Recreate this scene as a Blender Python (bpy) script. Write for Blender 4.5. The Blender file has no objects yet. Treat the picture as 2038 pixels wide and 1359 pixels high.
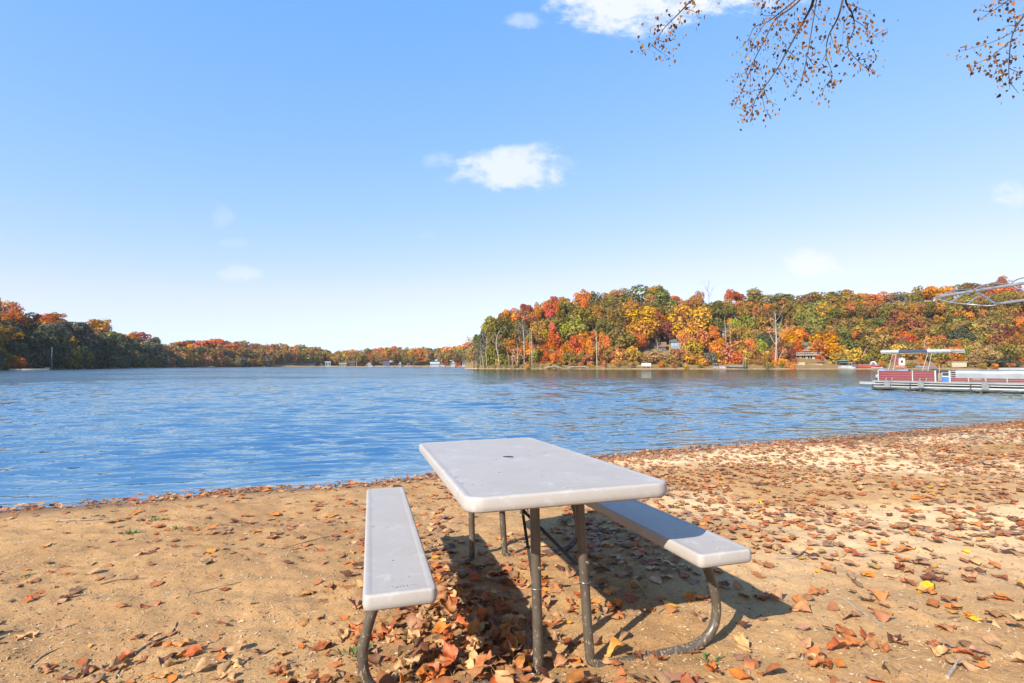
import bpy, math, random
import numpy as np
from mathutils import Vector, Matrix

random.seed(7)
rng = np.random.default_rng(11)
scene = bpy.context.scene
COL = scene.collection
PI = math.pi

# ------------------------------------------------------------------ camera, sky, sun, exposure
F, CX, CY, HC = 1069.36, 1019.0, 679.5, 1.385        # focal length in photo pixels, image centre, eye above the lake
PITCH = math.atan((726.75 - CY) / F)
cam_data = bpy.data.cameras.new('camera')
cam_data.sensor_width = 36.0
cam_data.lens = 36.0 * F / 2038.0
cam_data.clip_start = 0.05
cam_data.clip_end = 5000
cam = bpy.data.objects.new('camera', cam_data)
COL.objects.link(cam)
cam.location = (0, 0, HC)
cam.rotation_euler = (PI / 2 + PITCH, 0, 0)
scene.camera = cam

SUN = Vector((-0.968, -1.195, 1.0)).normalized()      # towards the sun
SUN_EL = math.asin(SUN.z)
SUN_AZ = math.atan2(SUN.x, SUN.y)
sd_ = bpy.data.lights.new('sun', 'SUN')
sd_.energy = 4.6
sd_.angle = math.radians(0.53)
sd_.color = (1.0, 0.93, 0.82)
sun = bpy.data.objects.new('sun', sd_)
COL.objects.link(sun)
sun.rotation_euler = SUN.to_track_quat('Z', 'Y').to_euler()

scene.view_settings.view_transform = 'Standard'
scene.view_settings.look = 'None'
scene.view_settings.gamma = 1.0
scene.view_settings.use_curve_mapping = False
scene.view_settings.exposure = 1.25
scene.cycles.use_denoising = True
scene.cycles.max_bounces = 6
scene.cycles.diffuse_bounces = 3
scene.cycles.glossy_bounces = 3
scene.cycles.transparent_max_bounces = 8
scene.cycles.sample_clamp_indirect = 6.0


def ray(px, py):
    dx = (px - CX) / F
    dv = (CY - py) / F
    c, s = math.cos(PITCH), math.sin(PITCH)
    return Vector((dx, c - dv * s, s + dv * c))


def at(px, py, Y):
    d = ray(px, py)
    return Vector((0, 0, HC)) + d * (Y / d.y)


# ------------------------------------------------------------------ node helpers
class NT:
    def __init__(self, tree):
        self.t = tree
        tree.nodes.clear()

    def n(self, kind, inputs=None, **kw):
        nd = self.t.nodes.new(kind)
        for k, v in kw.items():
            setattr(nd, k, v)
        for k, v in (inputs or {}).items():
            self.set(nd.inputs[k], v)
        return nd

    def set(self, sock, v):
        if hasattr(v, 'is_output'):
            self.t.links.new(v, sock)
        elif hasattr(v, 'outputs'):
            self.t.links.new(v.outputs[0], sock)
        else:
            if sock.type == 'RGBA' and len(v) == 3:
                v = (*v, 1)
            sock.default_value = v

    def math(self, op, a, b=0.0, c=0.0, clamp=False):
        nd = self.n('ShaderNodeMath', operation=op, use_clamp=clamp)
        self.set(nd.inputs[0], a)
        self.set(nd.inputs[1], b)
        self.set(nd.inputs[2], c)
        return nd.outputs[0]

    def mix(self, f, a, b, blend='MIX'):
        nd = self.n('ShaderNodeMix', data_type='RGBA', blend_type=blend, clamp_factor=True)
        self.set(nd.inputs[0], f)
        self.set(nd.inputs[6], a)
        self.set(nd.inputs[7], b)
        return nd.outputs[2]

    def noise(self, scale, detail=4, rough=0.55, vec=None, dist=0.0):
        nd = self.n('ShaderNodeTexNoise', {'Scale': scale, 'Detail': detail, 'Roughness': rough, 'Distortion': dist})
        if vec is not None:
            self.set(nd.inputs['Vector'], vec)
        return nd.outputs[0]

    def ramp(self, f, stops, interp='LINEAR'):
        nd = self.n('ShaderNodeValToRGB', {0: f})
        cr = nd.color_ramp
        cr.interpolation = interp
        while len(cr.elements) < len(stops):
            cr.elements.new(0.5)
        for e, (p, c) in zip(cr.elements, stops):
            e.position = p
            e.color = (*c, 1) if len(c) == 3 else c
        return nd.outputs[0]

    def bump(self, h, strength=0.3, dist=0.01, normal=None):
        nd = self.n('ShaderNodeBump', {'Height': h, 'Strength': strength, 'Distance': dist})
        if normal is not None:
            self.set(nd.inputs['Normal'], normal)
        return nd.outputs[0]

    def mapping(self, vec, scale=(1, 1, 1), rot=(0, 0, 0)):
        return self.n('ShaderNodeMapping', {'Vector': vec, 'Scale': scale, 'Rotation': rot}).outputs[0]

    def attr(self, name, kind='GEOMETRY'):
        return self.n('ShaderNodeAttribute', attribute_name=name, attribute_type=kind)

    def principled(self, color, rough=0.6, metal=0.0, normal=None, spec=None):
        nd = self.n('ShaderNodeBsdfPrincipled', {'Base Color': color, 'Roughness': rough, 'Metallic': metal})
        if normal is not None:
            self.set(nd.inputs['Normal'], normal)
        if spec is not None:
            self.set(nd.inputs['Specular IOR Level'], spec)
        return nd.outputs[0]

    def out(self, shader):
        self.t.links.new(shader, self.n('ShaderNodeOutputMaterial').inputs[0])


def new_mat(name):
    m = bpy.data.materials.new(name)
    m.use_nodes = True
    return m, NT(m.node_tree)


def plain(name, color, rough=0.5, metal=0.0, var=0.12, scale=9.0, bump=0.0):
    m, g = new_mat(name)
    co = g.n('ShaderNodeTexCoord').outputs['Object']
    nz = g.noise(scale, 5, 0.6, co)
    color = tuple(c * 0.8 for c in color)
    dark = tuple(c * (1 - var * 2) for c in color)
    light = tuple(min(1, c * (1 + var)) for c in color)
    col = g.ramp(nz, [(0.3, dark), (0.7, light)])
    nrm = g.bump(nz, bump, 0.01) if bump else None
    g.out(g.principled(col, rough, metal, nrm))
    return m


# ------------------------------------------------------------------ sky
world = bpy.data.worlds.new('World')
scene.world = world
world.use_nodes = True
g = NT(world.node_tree)
sky = g.n('ShaderNodeTexSky', sky_type='NISHITA', sun_disc=False, sun_elevation=SUN_EL, sun_rotation=SUN_AZ,
          altitude=200.0, air_density=1.0, dust_density=0.25, ozone_density=2.2)
dirn = g.n('ShaderNodeTexCoord').outputs['Generated']
sep = g.n('ShaderNodeSeparateXYZ', {0: dirn})
yy = g.math('MAXIMUM', sep.outputs[1], 0.02)
u_ = g.math('DIVIDE', sep.outputs[0], yy)
v_ = g.math('DIVIDE', sep.outputs[2], yy)
uv = g.n('ShaderNodeCombineXYZ', {0: u_, 1: v_}).outputs[0]
n1 = g.math('SUBTRACT', g.noise(10.0, 7, 0.62, g.mapping(uv, (1, 1.5, 1)), 0.5), 0.5)
n2 = g.math('SUBTRACT', g.noise(34.0, 5, 0.6, g.mapping(uv, (1, 1.4, 1))), 0.5)
nz = g.math('ADD', g.math('MULTIPLY', n1, 3.6), g.math('MULTIPLY', n2, 2.0))
front = g.math('GREATER_THAN', sep.outputs[1], 0.05)
total = None
# each cloud: where it stands in the sky (photo px), half extents, density
for cx, cy, rx, ry, dens in [(1245, 8, 120, 52, .92), (1400, -25, 190, 45, 1.0), (1190, -10, 80, 40, .9), (1042, 42, 34, 16, .4), (1010, 335, 105, 36, .8),
                             (1055, 312, 58, 26, .72), (955, 346, 48, 20, .6), (1098, 330, 40, 22, .35), (878, 318, 32, 18, .25), (443, 433, 22, 20, .17), (468, 482, 24, 9, .13),
                             (482, 543, 36, 14, .38), (850, 470, 16, 10, .15), (1622, 528, 50, 28, .85), (1690, 540, 80, 16, .25), (2015, 385, 34, 24, .6),
                             (2300, 300, 160, 40, .6), (-260, 260, 180, 50, .7), (2500, 120, 240, 50, .6), (-500, 60, 220, 60, .7)]:
    d = ray(cx, cy)
    du = g.math('DIVIDE', g.math('SUBTRACT', u_, d.x / d.y), rx / F * 1.25)
    dv = g.math('DIVIDE', g.math('SUBTRACT', v_, d.z / d.y), ry / F * 1.25)
    e = g.math('ADD', g.math('MULTIPLY', du, du), g.math('MULTIPLY', dv, dv))
    e = g.math('SUBTRACT', 1.0, g.math('ADD', e, nz))
    mr = g.n('ShaderNodeMapRange', {0: e, 1: -0.25, 2: 1.15, 3: 0.0, 4: dens}, interpolation_type='SMOOTHSTEP', clamp=True)
    total = mr.outputs[0] if total is None else g.math('MAXIMUM', total, mr.outputs[0])
mask = g.math('MULTIPLY', total, front)
CLOUD = (4.1, 4.25, 4.4)
# the camera's own colour curve: blue saturates first, so the sky stays a clear light blue down to a pale horizon
chan = g.n('ShaderNodeSeparateColor', {0: sky.outputs[0]})
cr_ = g.math('MULTIPLY', g.math('POWER', chan.outputs[0], 0.95), 1.02)
cg_ = g.math('MULTIPLY', g.math('POWER', chan.outputs[1], 0.5), 1.66)
cb_ = g.math('MULTIPLY', g.math('POWER', chan.outputs[2], 0.2), 3.5)
cr_ = g.math('MINIMUM', cr_, g.math('MULTIPLY', cg_, 0.87))
curved = g.n('ShaderNodeCombineColor', {0: cr_, 1: cg_, 2: cb_}).outputs[0]
skycol = g.mix(mask, curved, CLOUD)
bg = g.n('ShaderNodeBackground', {'Color': skycol, 'Strength': 0.10})
g.t.links.new(bg.outputs[0], g.n('ShaderNodeOutputWorld').inputs[0])


# ------------------------------------------------------------------ object helpers
def tag(o, label=None, cat=None, group=None, kind=None):
    if label:
        o['label'] = label
    if cat:
        o['category'] = cat
    if group:
        o['group'] = group
    if kind:
        o['kind'] = kind
    return o


def empty(name, loc=(0, 0, 0), rotz=0.0, label=None, cat=None, group=None, scale=1.0, matrix=None):
    o = bpy.data.objects.new(name, None)
    o.empty_display_size = 0.2
    COL.objects.link(o)
    if matrix is not None:
        o.matrix_world = matrix
    else:
        o.location = loc
        o.rotation_euler = (0, 0, rotz)
        o.scale = (scale, scale, scale)
    return tag(o, label, cat, group)


def link(name, me, parent=None, mat=None):
    o = bpy.data.objects.new(name, me)
    COL.objects.link(o)
    if parent is not None:
        o.parent = parent
    if mat is not None and not me.materials:
        me.materials.append(mat)
    return o


def np_mesh(name, verts, faces, mat=None, smooth=False, attrs=None, colors=None):
    """verts (N,3); faces (M,k) all of one size; attrs: per-point floats; colors: per-point rgb"""
    me = bpy.data.meshes.new(name)
    verts = np.ascontiguousarray(verts, dtype=np.float32)
    faces = np.ascontiguousarray(faces, dtype=np.int32)
    m, k = faces.shape
    me.vertices.add(len(verts))
    me.vertices.foreach_set('co', verts.ravel())
    me.loops.add(m * k)
    me.loops.foreach_set('vertex_index', faces.ravel())
    me.polygons.add(m)
    me.polygons.foreach_set('loop_start', np.arange(0, m * k, k, dtype=np.int32))
    me.polygons.foreach_set('loop_total', np.full(m, k, dtype=np.int32))
    if smooth:
        me.polygons.foreach_set('use_smooth', np.ones(m, dtype=bool))
    for an, av in (attrs or {}).items():
        a = me.attributes.new(an, 'FLOAT', 'POINT')
        a.data.foreach_set('value', np.ascontiguousarray(av, dtype=np.float32))
    for an, av in (colors or {}).items():
        a = me.attributes.new(an, 'FLOAT_COLOR', 'POINT')
        rgba = np.ones((len(verts), 4), dtype=np.float32)
        rgba[:, :3] = av
        a.data.foreach_set('color', rgba.ravel())
    me.update(calc_edges=True)
    if mat is not None:
        me.materials.append(mat)
    return me


class MB:
    """collects boxes, tubes, prisms; build() links them as one mesh object"""

    def __init__(self):
        self.v, self.f, self.sm = [], [], []

    def add(self, vs, fs, smooth=False):
        b = len(self.v)
        self.v += [tuple(p) for p in vs]
        self.f += [tuple(i + b for i in f) for f in fs]
        self.sm += [smooth] * len(fs)
        return self

    def box(self, c, s, rot=None):
        x, y, z = s[0] / 2, s[1] / 2, s[2] / 2
        vs = [Vector(p) for p in ((-x, -y, -z), (x, -y, -z), (x, y, -z), (-x, y, -z), (-x, -y, z), (x, -y, z), (x, y, z), (-x, y, z))]
        if rot is not None:
            vs = [rot @ p for p in vs]
        c = Vector(c)
        return self.add([p + c for p in vs], [(0, 3, 2, 1), (4, 5, 6, 7), (0, 1, 5, 4), (1, 2, 6, 5), (2, 3, 7, 6), (3, 0, 4, 7)])

    def bar(self, a, b, w, t):
        """flat bar from a to b, width w, thickness t"""
        a, b = Vector(a), Vector(b)
        d = b - a
        return self.box((a + b) / 2, (w, t, d.length), d.to_track_quat('Z', 'Y').to_matrix())

    def tube(self, path, r, n=8, cap=True, smooth=True):
        path = [Vector(p) for p in path]
        rs = r if isinstance(r, (list, tuple)) else [r] * len(path)
        rings = []
        up = None
        for i, p in enumerate(path):
            t = (path[min(i + 1, len(path) - 1)] - path[max(i - 1, 0)]).normalized()
            if up is None:
                up = Vector((0, 0, 1)) if abs(t.z) < 0.9 else Vector((1, 0, 0))
            x = up.cross(t)
            if x.length < 1e-5:
                x = Vector((0, 1, 0)).cross(t)
            x.normalize()
            y = t.cross(x)
            up = y
            # keep frame: x = y x t
            rings.append([p + (x * math.cos(2 * PI * k / n) + y * math.sin(2 * PI * k / n)) * rs[i] for k in range(n)])
        vs = [q for rg in rings for q in rg]
        fs = []
        for i in range(len(path) - 1):
            for k in range(n):
                a, b = i * n + k, i * n + (k + 1) % n
                fs.append((a, b, b + n, a + n))
        self.add(vs, fs, smooth)
        if cap:
            L = (len(path) - 1) * n
            self.add(rings[0], [tuple(range(n - 1, -1, -1))])
            self.add(rings[-1], [tuple(range(n))])
        return self

    def prism(self, outline, z0, z1):
        """outline in xy (ccw), extruded in z"""
        n = len(outline)
        vs = [(x, y, z0) for x, y in outline] + [(x, y, z1) for x, y in outline]
        fs = [tuple(range(n - 1, -1, -1)), tuple(range(n, 2 * n))]
        fs += [(i, (i + 1) % n, n + (i + 1) % n, n + i) for i in range(n)]
        return self.add(vs, fs)

    def mesh(self, name, mat=None):
        me = bpy.data.meshes.new(name)
        me.from_pydata(self.v, [], self.f)
        me.polygons.foreach_set('use_smooth', self.sm)
        me.update()
        if mat is not None:
            me.materials.append(mat)
        return me

    def build(self, name, mat, parent=None):
        return link(name, self.mesh(name, mat), parent)


def smoothstep(a, b, x):
    t = np.clip((x - a) / (b - a), 0, 1)
    return t * t * (3 - 2 * t)


_tab = np.random.default_rng(3).random((256, 256)).astype(np.float32)


def vnoise(x, y, seed=0):
    x = np.asarray(x, dtype=np.float64) + seed * 17.31
    y = np.asarray(y, dtype=np.float64) + seed * 9.77
    xi, yi = np.floor(x).astype(int), np.floor(y).astype(int)
    fx, fy = x - xi, y - yi
    fx, fy = fx * fx * (3 - 2 * fx), fy * fy * (3 - 2 * fy)
    a, b = _tab[xi % 256, yi % 256], _tab[(xi + 1) % 256, yi % 256]
    c, d = _tab[xi % 256, (yi + 1) % 256], _tab[(xi + 1) % 256, (yi + 1) % 256]
    return (a * (1 - fx) + b * fx) * (1 - fy) + (c * (1 - fx) + d * fx) * fy - 0.5


def fbm(x, y, oct=4, seed=0):
    s, a = 0, 1.0
    for k in range(oct):
        s = s + a * vnoise(x * 2 ** k, y * 2 ** k, seed + k)
        a *= 0.5
    return s


# ------------------------------------------------------------------ beach
def water_hit(px, py):
    d = ray(px, py)
    t = -HC / d.z
    return d.x * t, d.y * t


SHORE = [(-40.0, -8.0), (-12.0, 2.55)] + [water_hit(*p) for p in ((0, 1013), (350, 985), (700, 963), (870, 945), (1200, 911), (1400, 894), (1600, 881), (1850, 858), (2038, 840))]
SHORE += [(22.0, 18.2), (45.0, 31.0)]
SX = np.array([p[0] for p in SHORE])
SY = np.array([p[1] for p in SHORE])
TX0, TY0, TZ0 = 0.006, 2.766, 0.177                   # centre of the picnic table's footprint
GX, GY = 0.0264, -0.0322


def shore_dist(x, y):
    s = np.interp(x, SX, SY) + 0.22 * vnoise(np.asarray(x) * 0.9, np.asarray(x) * 0.0, 5) + 0.09 * vnoise(np.asarray(x) * 4, 0 * np.asarray(x), 6)
    return (s - y) * 0.93


def ground_z(x, y, fine=True):
    x = np.asarray(x, dtype=np.float64)
    y = np.asarray(y, dtype=np.float64)
    pl = TZ0 + GX * (x - TX0) + GY * (y - TY0)
    pl = np.clip(pl, 0.07, 0.42)
    s = shore_dist(x, y)
    a = 0.105 * s
    k = 0.06
    h = np.clip(0.5 + 0.5 * (pl - a) / k, 0, 1)
    z = pl * (1 - h) + a * h - k * h * (1 - h)
    z = np.where(s > 0, z, np.maximum(0.13 * s, -1.6))
    land = smoothstep(-0.2, 1.2, s)
    tab = smoothstep(0.9, 2.4, np.hypot((x - 0.1) / 1.0, (y - 2.7) / 1.1))
    z = z + land * (0.05 * fbm(x * 0.7, y * 0.7, 2, 20) * tab + 0.022 * vnoise(x * 2.6, y * 2.6, 22) * (.4 + .6 * tab))
    z = z + (0.25 + .75 * land) * 0.023 * vnoise(x * 6.5 + vnoise(x * 3, y * 3, 30), y * 6.5, 24)
    if fine:
        z = z + (0.3 + .7 * land) * (0.012 * vnoise(x * 17, y * 17, 26) + 0.007 * vnoise(x * 41, y * 41, 28))
    return z


def on_ground(px, py):
    d = ray(px, py)
    z = 0.15
    for _ in range(8):
        t = (z - HC) / d.z
        z = float(ground_z(d.x * t, d.y * t, False))
    return d.x * t, d.y * t, z


def steps(lo, core_lo, core_hi, hi, d0, gr):
    c = list(np.arange(core_lo, core_hi, d0))
    x = core_hi
    while x < hi:
        c.append(x)
        x += d0 + gr * (x - core_hi)
    c.append(hi)
    x = core_lo
    lo_l = []
    while x > lo:
        x -= d0 + gr * (core_lo - x)
        lo_l.append(max(x, lo))
    return np.array(lo_l[::-1] + c)


def grid_faces(nx, ny):
    i = np.arange(nx * ny).reshape(ny, nx)
    return np.stack([i[:-1, :-1], i[:-1, 1:], i[1:, 1:], i[1:, :-1]], -1).reshape(-1, 4)


gx_ = steps(-34, -2.4, 2.6, 44, 0.02, 0.012)
gy_ = steps(-12, 1.55, 4.6, 40, 0.02, 0.013)
X, Y = np.meshgrid(gx_, gy_)
Z = ground_z(X, Y)
m_sand, g = new_mat('sand')
geo = g.n('ShaderNodeNewGeometry').outputs['Position']
wet = g.attr('wet').outputs['Fac']
c1 = g.ramp(g.noise(1.1, 5, 0.6, geo), [(0.32, (0.29, 0.145, 0.05)), (0.6, (0.52, 0.30, 0.12))])
c2 = g.ramp(g.noise(55, 4, 0.7, geo), [(0.33, (0.31, 0.165, 0.06)), (0.5, (0.47, 0.275, 0.11)), (0.7, (0.58, 0.37, 0.17))])
c3 = g.mix(0.55, c1, c2)
damp = g.ramp(g.noise(0.75, 5, 0.68, geo, 0.7), [(0.47, (0, 0, 0)), (0.62, (1, 1, 1))])
c3 = g.mix(g.math('MULTIPLY', damp, 0.42), c3, (0.27, 0.14, 0.058))
spk = g.ramp(g.noise(210, 2, 0.6, geo), [(0.60, (0, 0, 0)), (0.68, (1, 1, 1))])
c3 = g.mix(g.math('MULTIPLY', spk, 0.4), c3, (0.55, 0.40, 0.24))
spd = g.ramp(g.noise(120, 3, 0.65, g.mapping(geo, (1, 1, 1), (0, 0, 1.0))), [(0.66, (0, 0, 0)), (0.72, (1, 1, 1))])
c3 = g.mix(g.math('MULTIPLY', spd, 0.65), c3, (0.10, 0.06, 0.035))
litter = g.ramp(g.noise(9, 6, 0.75, geo, 0.6), [(0.56, (0, 0, 0)), (0.74, (1, 1, 1))])
c3 = g.mix(g.math('MULTIPLY', litter, 0.5), c3, (0.2, 0.11, 0.055))
dry = g.attr('dry').outputs['Fac']
c3 = g.mix(g.math('MULTIPLY', dry, 0.8), c3, g.mix(c2, (0.80, 0.56, 0.29), (0.90, 0.68, 0.42)))
c3 = g.mix(g.math('MULTIPLY', wet, 0.75), c3, (0.15, 0.085, 0.04))
c3 = g.mix(1.0, c3, (0.85, 0.84, 0.85), 'MULTIPLY')
hgt = g.math('ADD', g.math('MULTIPLY', g.noise(70, 5, 0.75, geo), 1.0), g.math('MULTIPLY', g.noise(260, 3, 0.7, geo), 0.45))
nrm = g.bump(hgt, 0.75, 0.012)
g.out(g.principled(c3, g.math('SUBTRACT', 0.95, g.math('MULTIPLY', wet, 0.35)), 0, nrm, 0.25))
wetv = smoothstep(0.42, 0.02, shore_dist(X, Y) + 0.16 * vnoise(X * 2.2, Y * 2.2, 40)) * smoothstep(-3, -0.3, shore_dist(X, Y) + 1.5)
wetv = smoothstep(0.62, 0.10, shore_dist(X, Y) + 0.3 * vnoise(X * 1.6, Y * 1.6, 40) + .12 * vnoise(X * 6, Y * 6, 41))
me = np_mesh('beach', np.stack([X, Y, Z], -1).reshape(-1, 3), grid_faces(len(gx_), len(gy_)), m_sand, True, {'wet': wetv.ravel(), 'dry': (smoothstep(0.2, 2.2, X) * smoothstep(2.0, 4.5, Y) * smoothstep(-.45, .15, fbm(X * .5, Y * .8, 3, 44))).ravel()})
tag(link('beach', me), 'tan sandy beach strewn with dry leaves', kind='structure')

# ------------------------------------------------------------------ lake
rr = [1.9]
while rr[-1] < 1500:
    rr.append(rr[-1] * (1.0055 if rr[-1] < 60 else 1.008 if rr[-1] < 220 else 1.03))
rr = np.array(rr)
aa = np.linspace(math.radians(-66), math.radians(66), 640)
R_, A_ = np.meshgrid(rr, aa)
WX, WY = R_ * np.sin(A_), R_ * np.cos(A_)
dep = -ground_z(WX, WY, False)
dep = np.where(WY > 39, 2.0, dep)
damp = 0.25 + 0.75 * smoothstep(0.0, 0.3, dep)
W_PX = CX + F * WX / np.maximum(WY, .5)
RS = np.interp(W_PX, [930, 950, 1000, 1100, 1300, 1600, 1800, 2038, 2300, 2700], [226, 206, 197, 192, 189, 189, 186, 180, 165, 150.])
LS = np.interp(W_PX, [-500, -200, 0, 80, 150, 250, 350, 500], [95, 118, 146, 165, 190, 245, 310, 420])
calm = np.where(W_PX > 940, smoothstep(0.13, 0.38, WY / RS), smoothstep(0.9, 0.98, WY / LS) * smoothstep(360, 150, W_PX))   # lee of the wooded banks
WZ = np.zeros_like(WX)
spacing = np.where(R_ < 60, R_ * 0.0055, np.where(R_ < 220, R_ * 0.008, R_ * 0.03))
wr = np.random.default_rng(5)
wx = WX + 0.5 * fbm(WX * 0.35, WY * 0.35, 2, 60)
wy = WY + 0.5 * fbm(WX * 0.35, WY * 0.35, 2, 62)
for k in range(110):
    lam = 0.12 * (0.50 / 0.12) ** wr.random()
    th = math.radians(wr.normal(-12, 11))
    kx, ky = math.sin(th) * 2 * PI / lam, math.cos(th) * 2 * PI / lam
    keep = 1 - smoothstep(lam / 5, lam / 2.6, spacing)
    ph = wr.random() * 6.28
    s = np.sin(kx * wx + ky * wy + ph)
    WZ += 0.0050 * lam ** 1.0 * keep * (s + 0.25 * s * s)
gust = 0.65 + 0.9 * (fbm(WX * 0.12, WY * 0.2, 3, 70) + 0.35)
for k in range(50):                                   # longer chop out on the open lake
    lam = 0.34 * (1.5 / 0.34) ** wr.random()
    th = math.radians(wr.normal(-10, 26))
    kx, ky = math.sin(th) * 2 * PI / lam, math.cos(th) * 2 * PI / lam
    s = np.sin(kx * wx + ky * wy + wr.random() * 6.28)
    WZ += 0.0062 * lam * (1 - smoothstep(lam / 5, lam / 2.6, spacing)) * (s + 0.25 * s * s) * smoothstep(8, 32, R_) * (1 - 0.8 * calm)
WZ *= damp * gust
cut = (np.maximum(R_, 0) > 0)
m_water, g = new_mat('lake_water')
geo = g.n('ShaderNodeNewGeometry').outputs['Position']
dpt = g.attr('depth').outputs['Fac']
na = g.noise(2.6, 3, 0.6, g.mapping(geo, (0.55, 1, 1), (0, 0, 0.2)))
nb = g.noise(0.55, 4, 0.62, g.mapping(geo, (0.5, 1, 1), (0, 0, 0.25)))
nc = g.noise(9.0, 2, 0.5, g.mapping(geo, (0.6, 1, 1), (0, 0, 0.2)))
calm_ = g.attr('calm').outputs['Fac']
far_amt = g.math('MULTIPLY', g.attr('far').outputs['Fac'], g.math('SUBTRACT', 1.0, g.math('MULTIPLY', calm_, 0.86)))
patch = g.ramp(g.noise(0.09, 4, 0.6, g.mapping(geo, (0.45, 1, 1), (0, 0, 0.15)), 0.4), [(0.35, (0.25, 0.25, 0.25)), (0.65, (1, 1, 1))])
near_b = g.bump(nc, 0.6, 0.013)
mid_b = g.bump(na, g.math('ADD', 0.22, g.math('MULTIPLY', far_amt, 0.78)), 0.15, near_b)
far_b = g.bump(nb, g.math('MULTIPLY', far_amt, patch), 0.5, mid_b)
gl = g.n('ShaderNodeBsdfGlossy', {'Color': (0.57, 0.66, 0.66), 'Roughness': g.math('ADD', 0.03, g.math('MULTIPLY', g.math('MULTIPLY', far_amt, patch), 0.16)), 'Normal': far_b})
body = g.n('ShaderNodeBsdfDiffuse', {'Color': g.mix(g.math('MULTIPLY', dpt, 1.2, clamp=True), (0.05, 0.048, 0.03), (0.012, 0.024, 0.032)), 'Normal': far_b})
clear = g.n('ShaderNodeBsdfTransparent', {'Color': (0.78, 0.86, 0.82)})
murk = g.math('SUBTRACT', 1.0, g.math('POWER', 2.718, g.math('MULTIPLY', dpt, -6.5)))
sub = g.n('ShaderNodeMixShader', {0: murk, 1: clear.outputs[0], 2: body.outputs[0]})
fr = g.n('ShaderNodeFresnel', {'IOR': 1.333, 'Normal': far_b})
srf = g.n('ShaderNodeMixShader', {0: fr.outputs[0], 1: sub.outputs[0], 2: gl.outputs[0]})
g.out(srf.outputs[0])
me = np_mesh('lake', np.stack([WX, WY, WZ], -1).reshape(-1, 3), grid_faces(len(rr), len(aa)), m_water, True,
             {'depth': np.maximum(dep, 0).ravel(), 'far': smoothstep(16, 80, R_).ravel(), 'calm': calm.ravel()})
tag(link('lake', me), 'rippled blue lake', kind='structure')

# ------------------------------------------------------------------ far shores
# shore depth by direction (photo px -> metres in front of the eye)
LEFT_PX = np.array([-500, -200, 0, 80, 150, 250, 350, 500, 650, 800, 1000, 1120])
LEFT_Y = np.array([95, 118, 146, 165, 190, 245, 310, 420, 470, 470, 450, 440.])
RIGHT_PX = np.array([925, 950, 1000, 1100, 1300, 1600, 1800, 2038, 2300, 2700])
RIGHT_Y = np.array([226, 206, 197, 192, 189, 189, 186, 180, 165, 150.])


def left_h(px, d):
    H = np.interp(px, [-500, 0, 60, 130, 210, 300, 360, 450, 560, 640, 680, 760, 830, 900, 980], [10, 9, 8.5, 7.5, 6, 5.5, 5, 6.5, 7, 6.5, 2.5, 4, 5.5, 5.5, 7])
    return 0.35 * smoothstep(0, 1.5, d) + H * smoothstep(4, 75, d)


def right_h(px, d):
    H = np.interp(px, [925, 960, 1000, 1060, 1150, 1250, 1400, 1600, 1750, 1900, 2038, 2300], [1.0, 3.2, 7.0, 11.5, 15.5, 18, 18, 18.0, 18.5, 21, 24, 25])
    return 0.35 * smoothstep(0, 1.5, d) + 1.2 * smoothstep(2, 14, d) + H * smoothstep(5, 85, d)


def left_ground(px, Y):
    return left_h(px, Y - np.interp(px, LEFT_PX, LEFT_Y))


def right_ground(px, Y):
    return right_h(px, Y - np.interp(px, RIGHT_PX, RIGHT_Y))


m_bank, g = new_mat('leafy_bank')
geo = g.n('ShaderNodeNewGeometry').outputs['Position']
b1 = g.ramp(g.noise(0.35, 6, 0.7, geo), [(0.3, (0.11, 0.075, 0.03)), (0.5, (0.26, 0.15, 0.06)), (0.62, (0.20, 0.16, 0.05)), (0.75, (0.33, 0.17, 0.06))])
b2 = g.noise(2.5, 5, 0.75, geo)
bank = g.mix(g.math('MULTIPLY', b2, 0.6), b1, (0.36, 0.24, 0.11))
hz = g.n('ShaderNodeSeparateXYZ', {0: geo}).outputs[2]
strip = g.math('LESS_THAN', g.math('ADD', hz, g.math('MULTIPLY', g.noise(0.8, 3, 0.5, geo), 0.5)), 0.42)
bank = g.mix(1.0, bank, (0.8, 0.8, 0.8), 'MULTIPLY')
bank = g.mix(g.math('MULTIPLY', strip, 0.8), bank, (0.42, 0.30, 0.19))
g.out(g.principled(bank, 0.95, 0, g.bump(b2, 0.9, 0.4), 0.1))


def far_terrain(name, pxs, hfun, PX, PY, depth, label):
    u = np.linspace(pxs[0], pxs[1], 230)
    d = np.concatenate([[-6, -1.0, 0, .4, .8, 1.6], np.linspace(3, 40, 22), np.linspace(45, depth, 20)])
    U, D = np.meshgrid(u, d)
    YY = np.interp(U, PX, PY) + D
    XX = (U - CX) / F * YY
    ZZ = hfun(U, D)
    ZZ = np.where(D < 0, -0.4, ZZ) + np.where(D > 2, 1, 0) * (0.5 * fbm(XX * .12, YY * .12, 3, 90))
    me = np_mesh(name, np.stack([XX, YY, ZZ], -1).reshape(-1, 3), grid_faces(len(u), len(d)), m_bank, True)
    tag(link(name, me), label, kind='structure')


far_terrain('hillside', (925, 2700), right_h, RIGHT_PX, RIGHT_Y, 190, 'wooded hillside bank across the water')
far_terrain('far_shore', (-500, 1120), left_h, LEFT_PX, LEFT_Y, 260, 'long low wooded shore on the far side of the lake')

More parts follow.
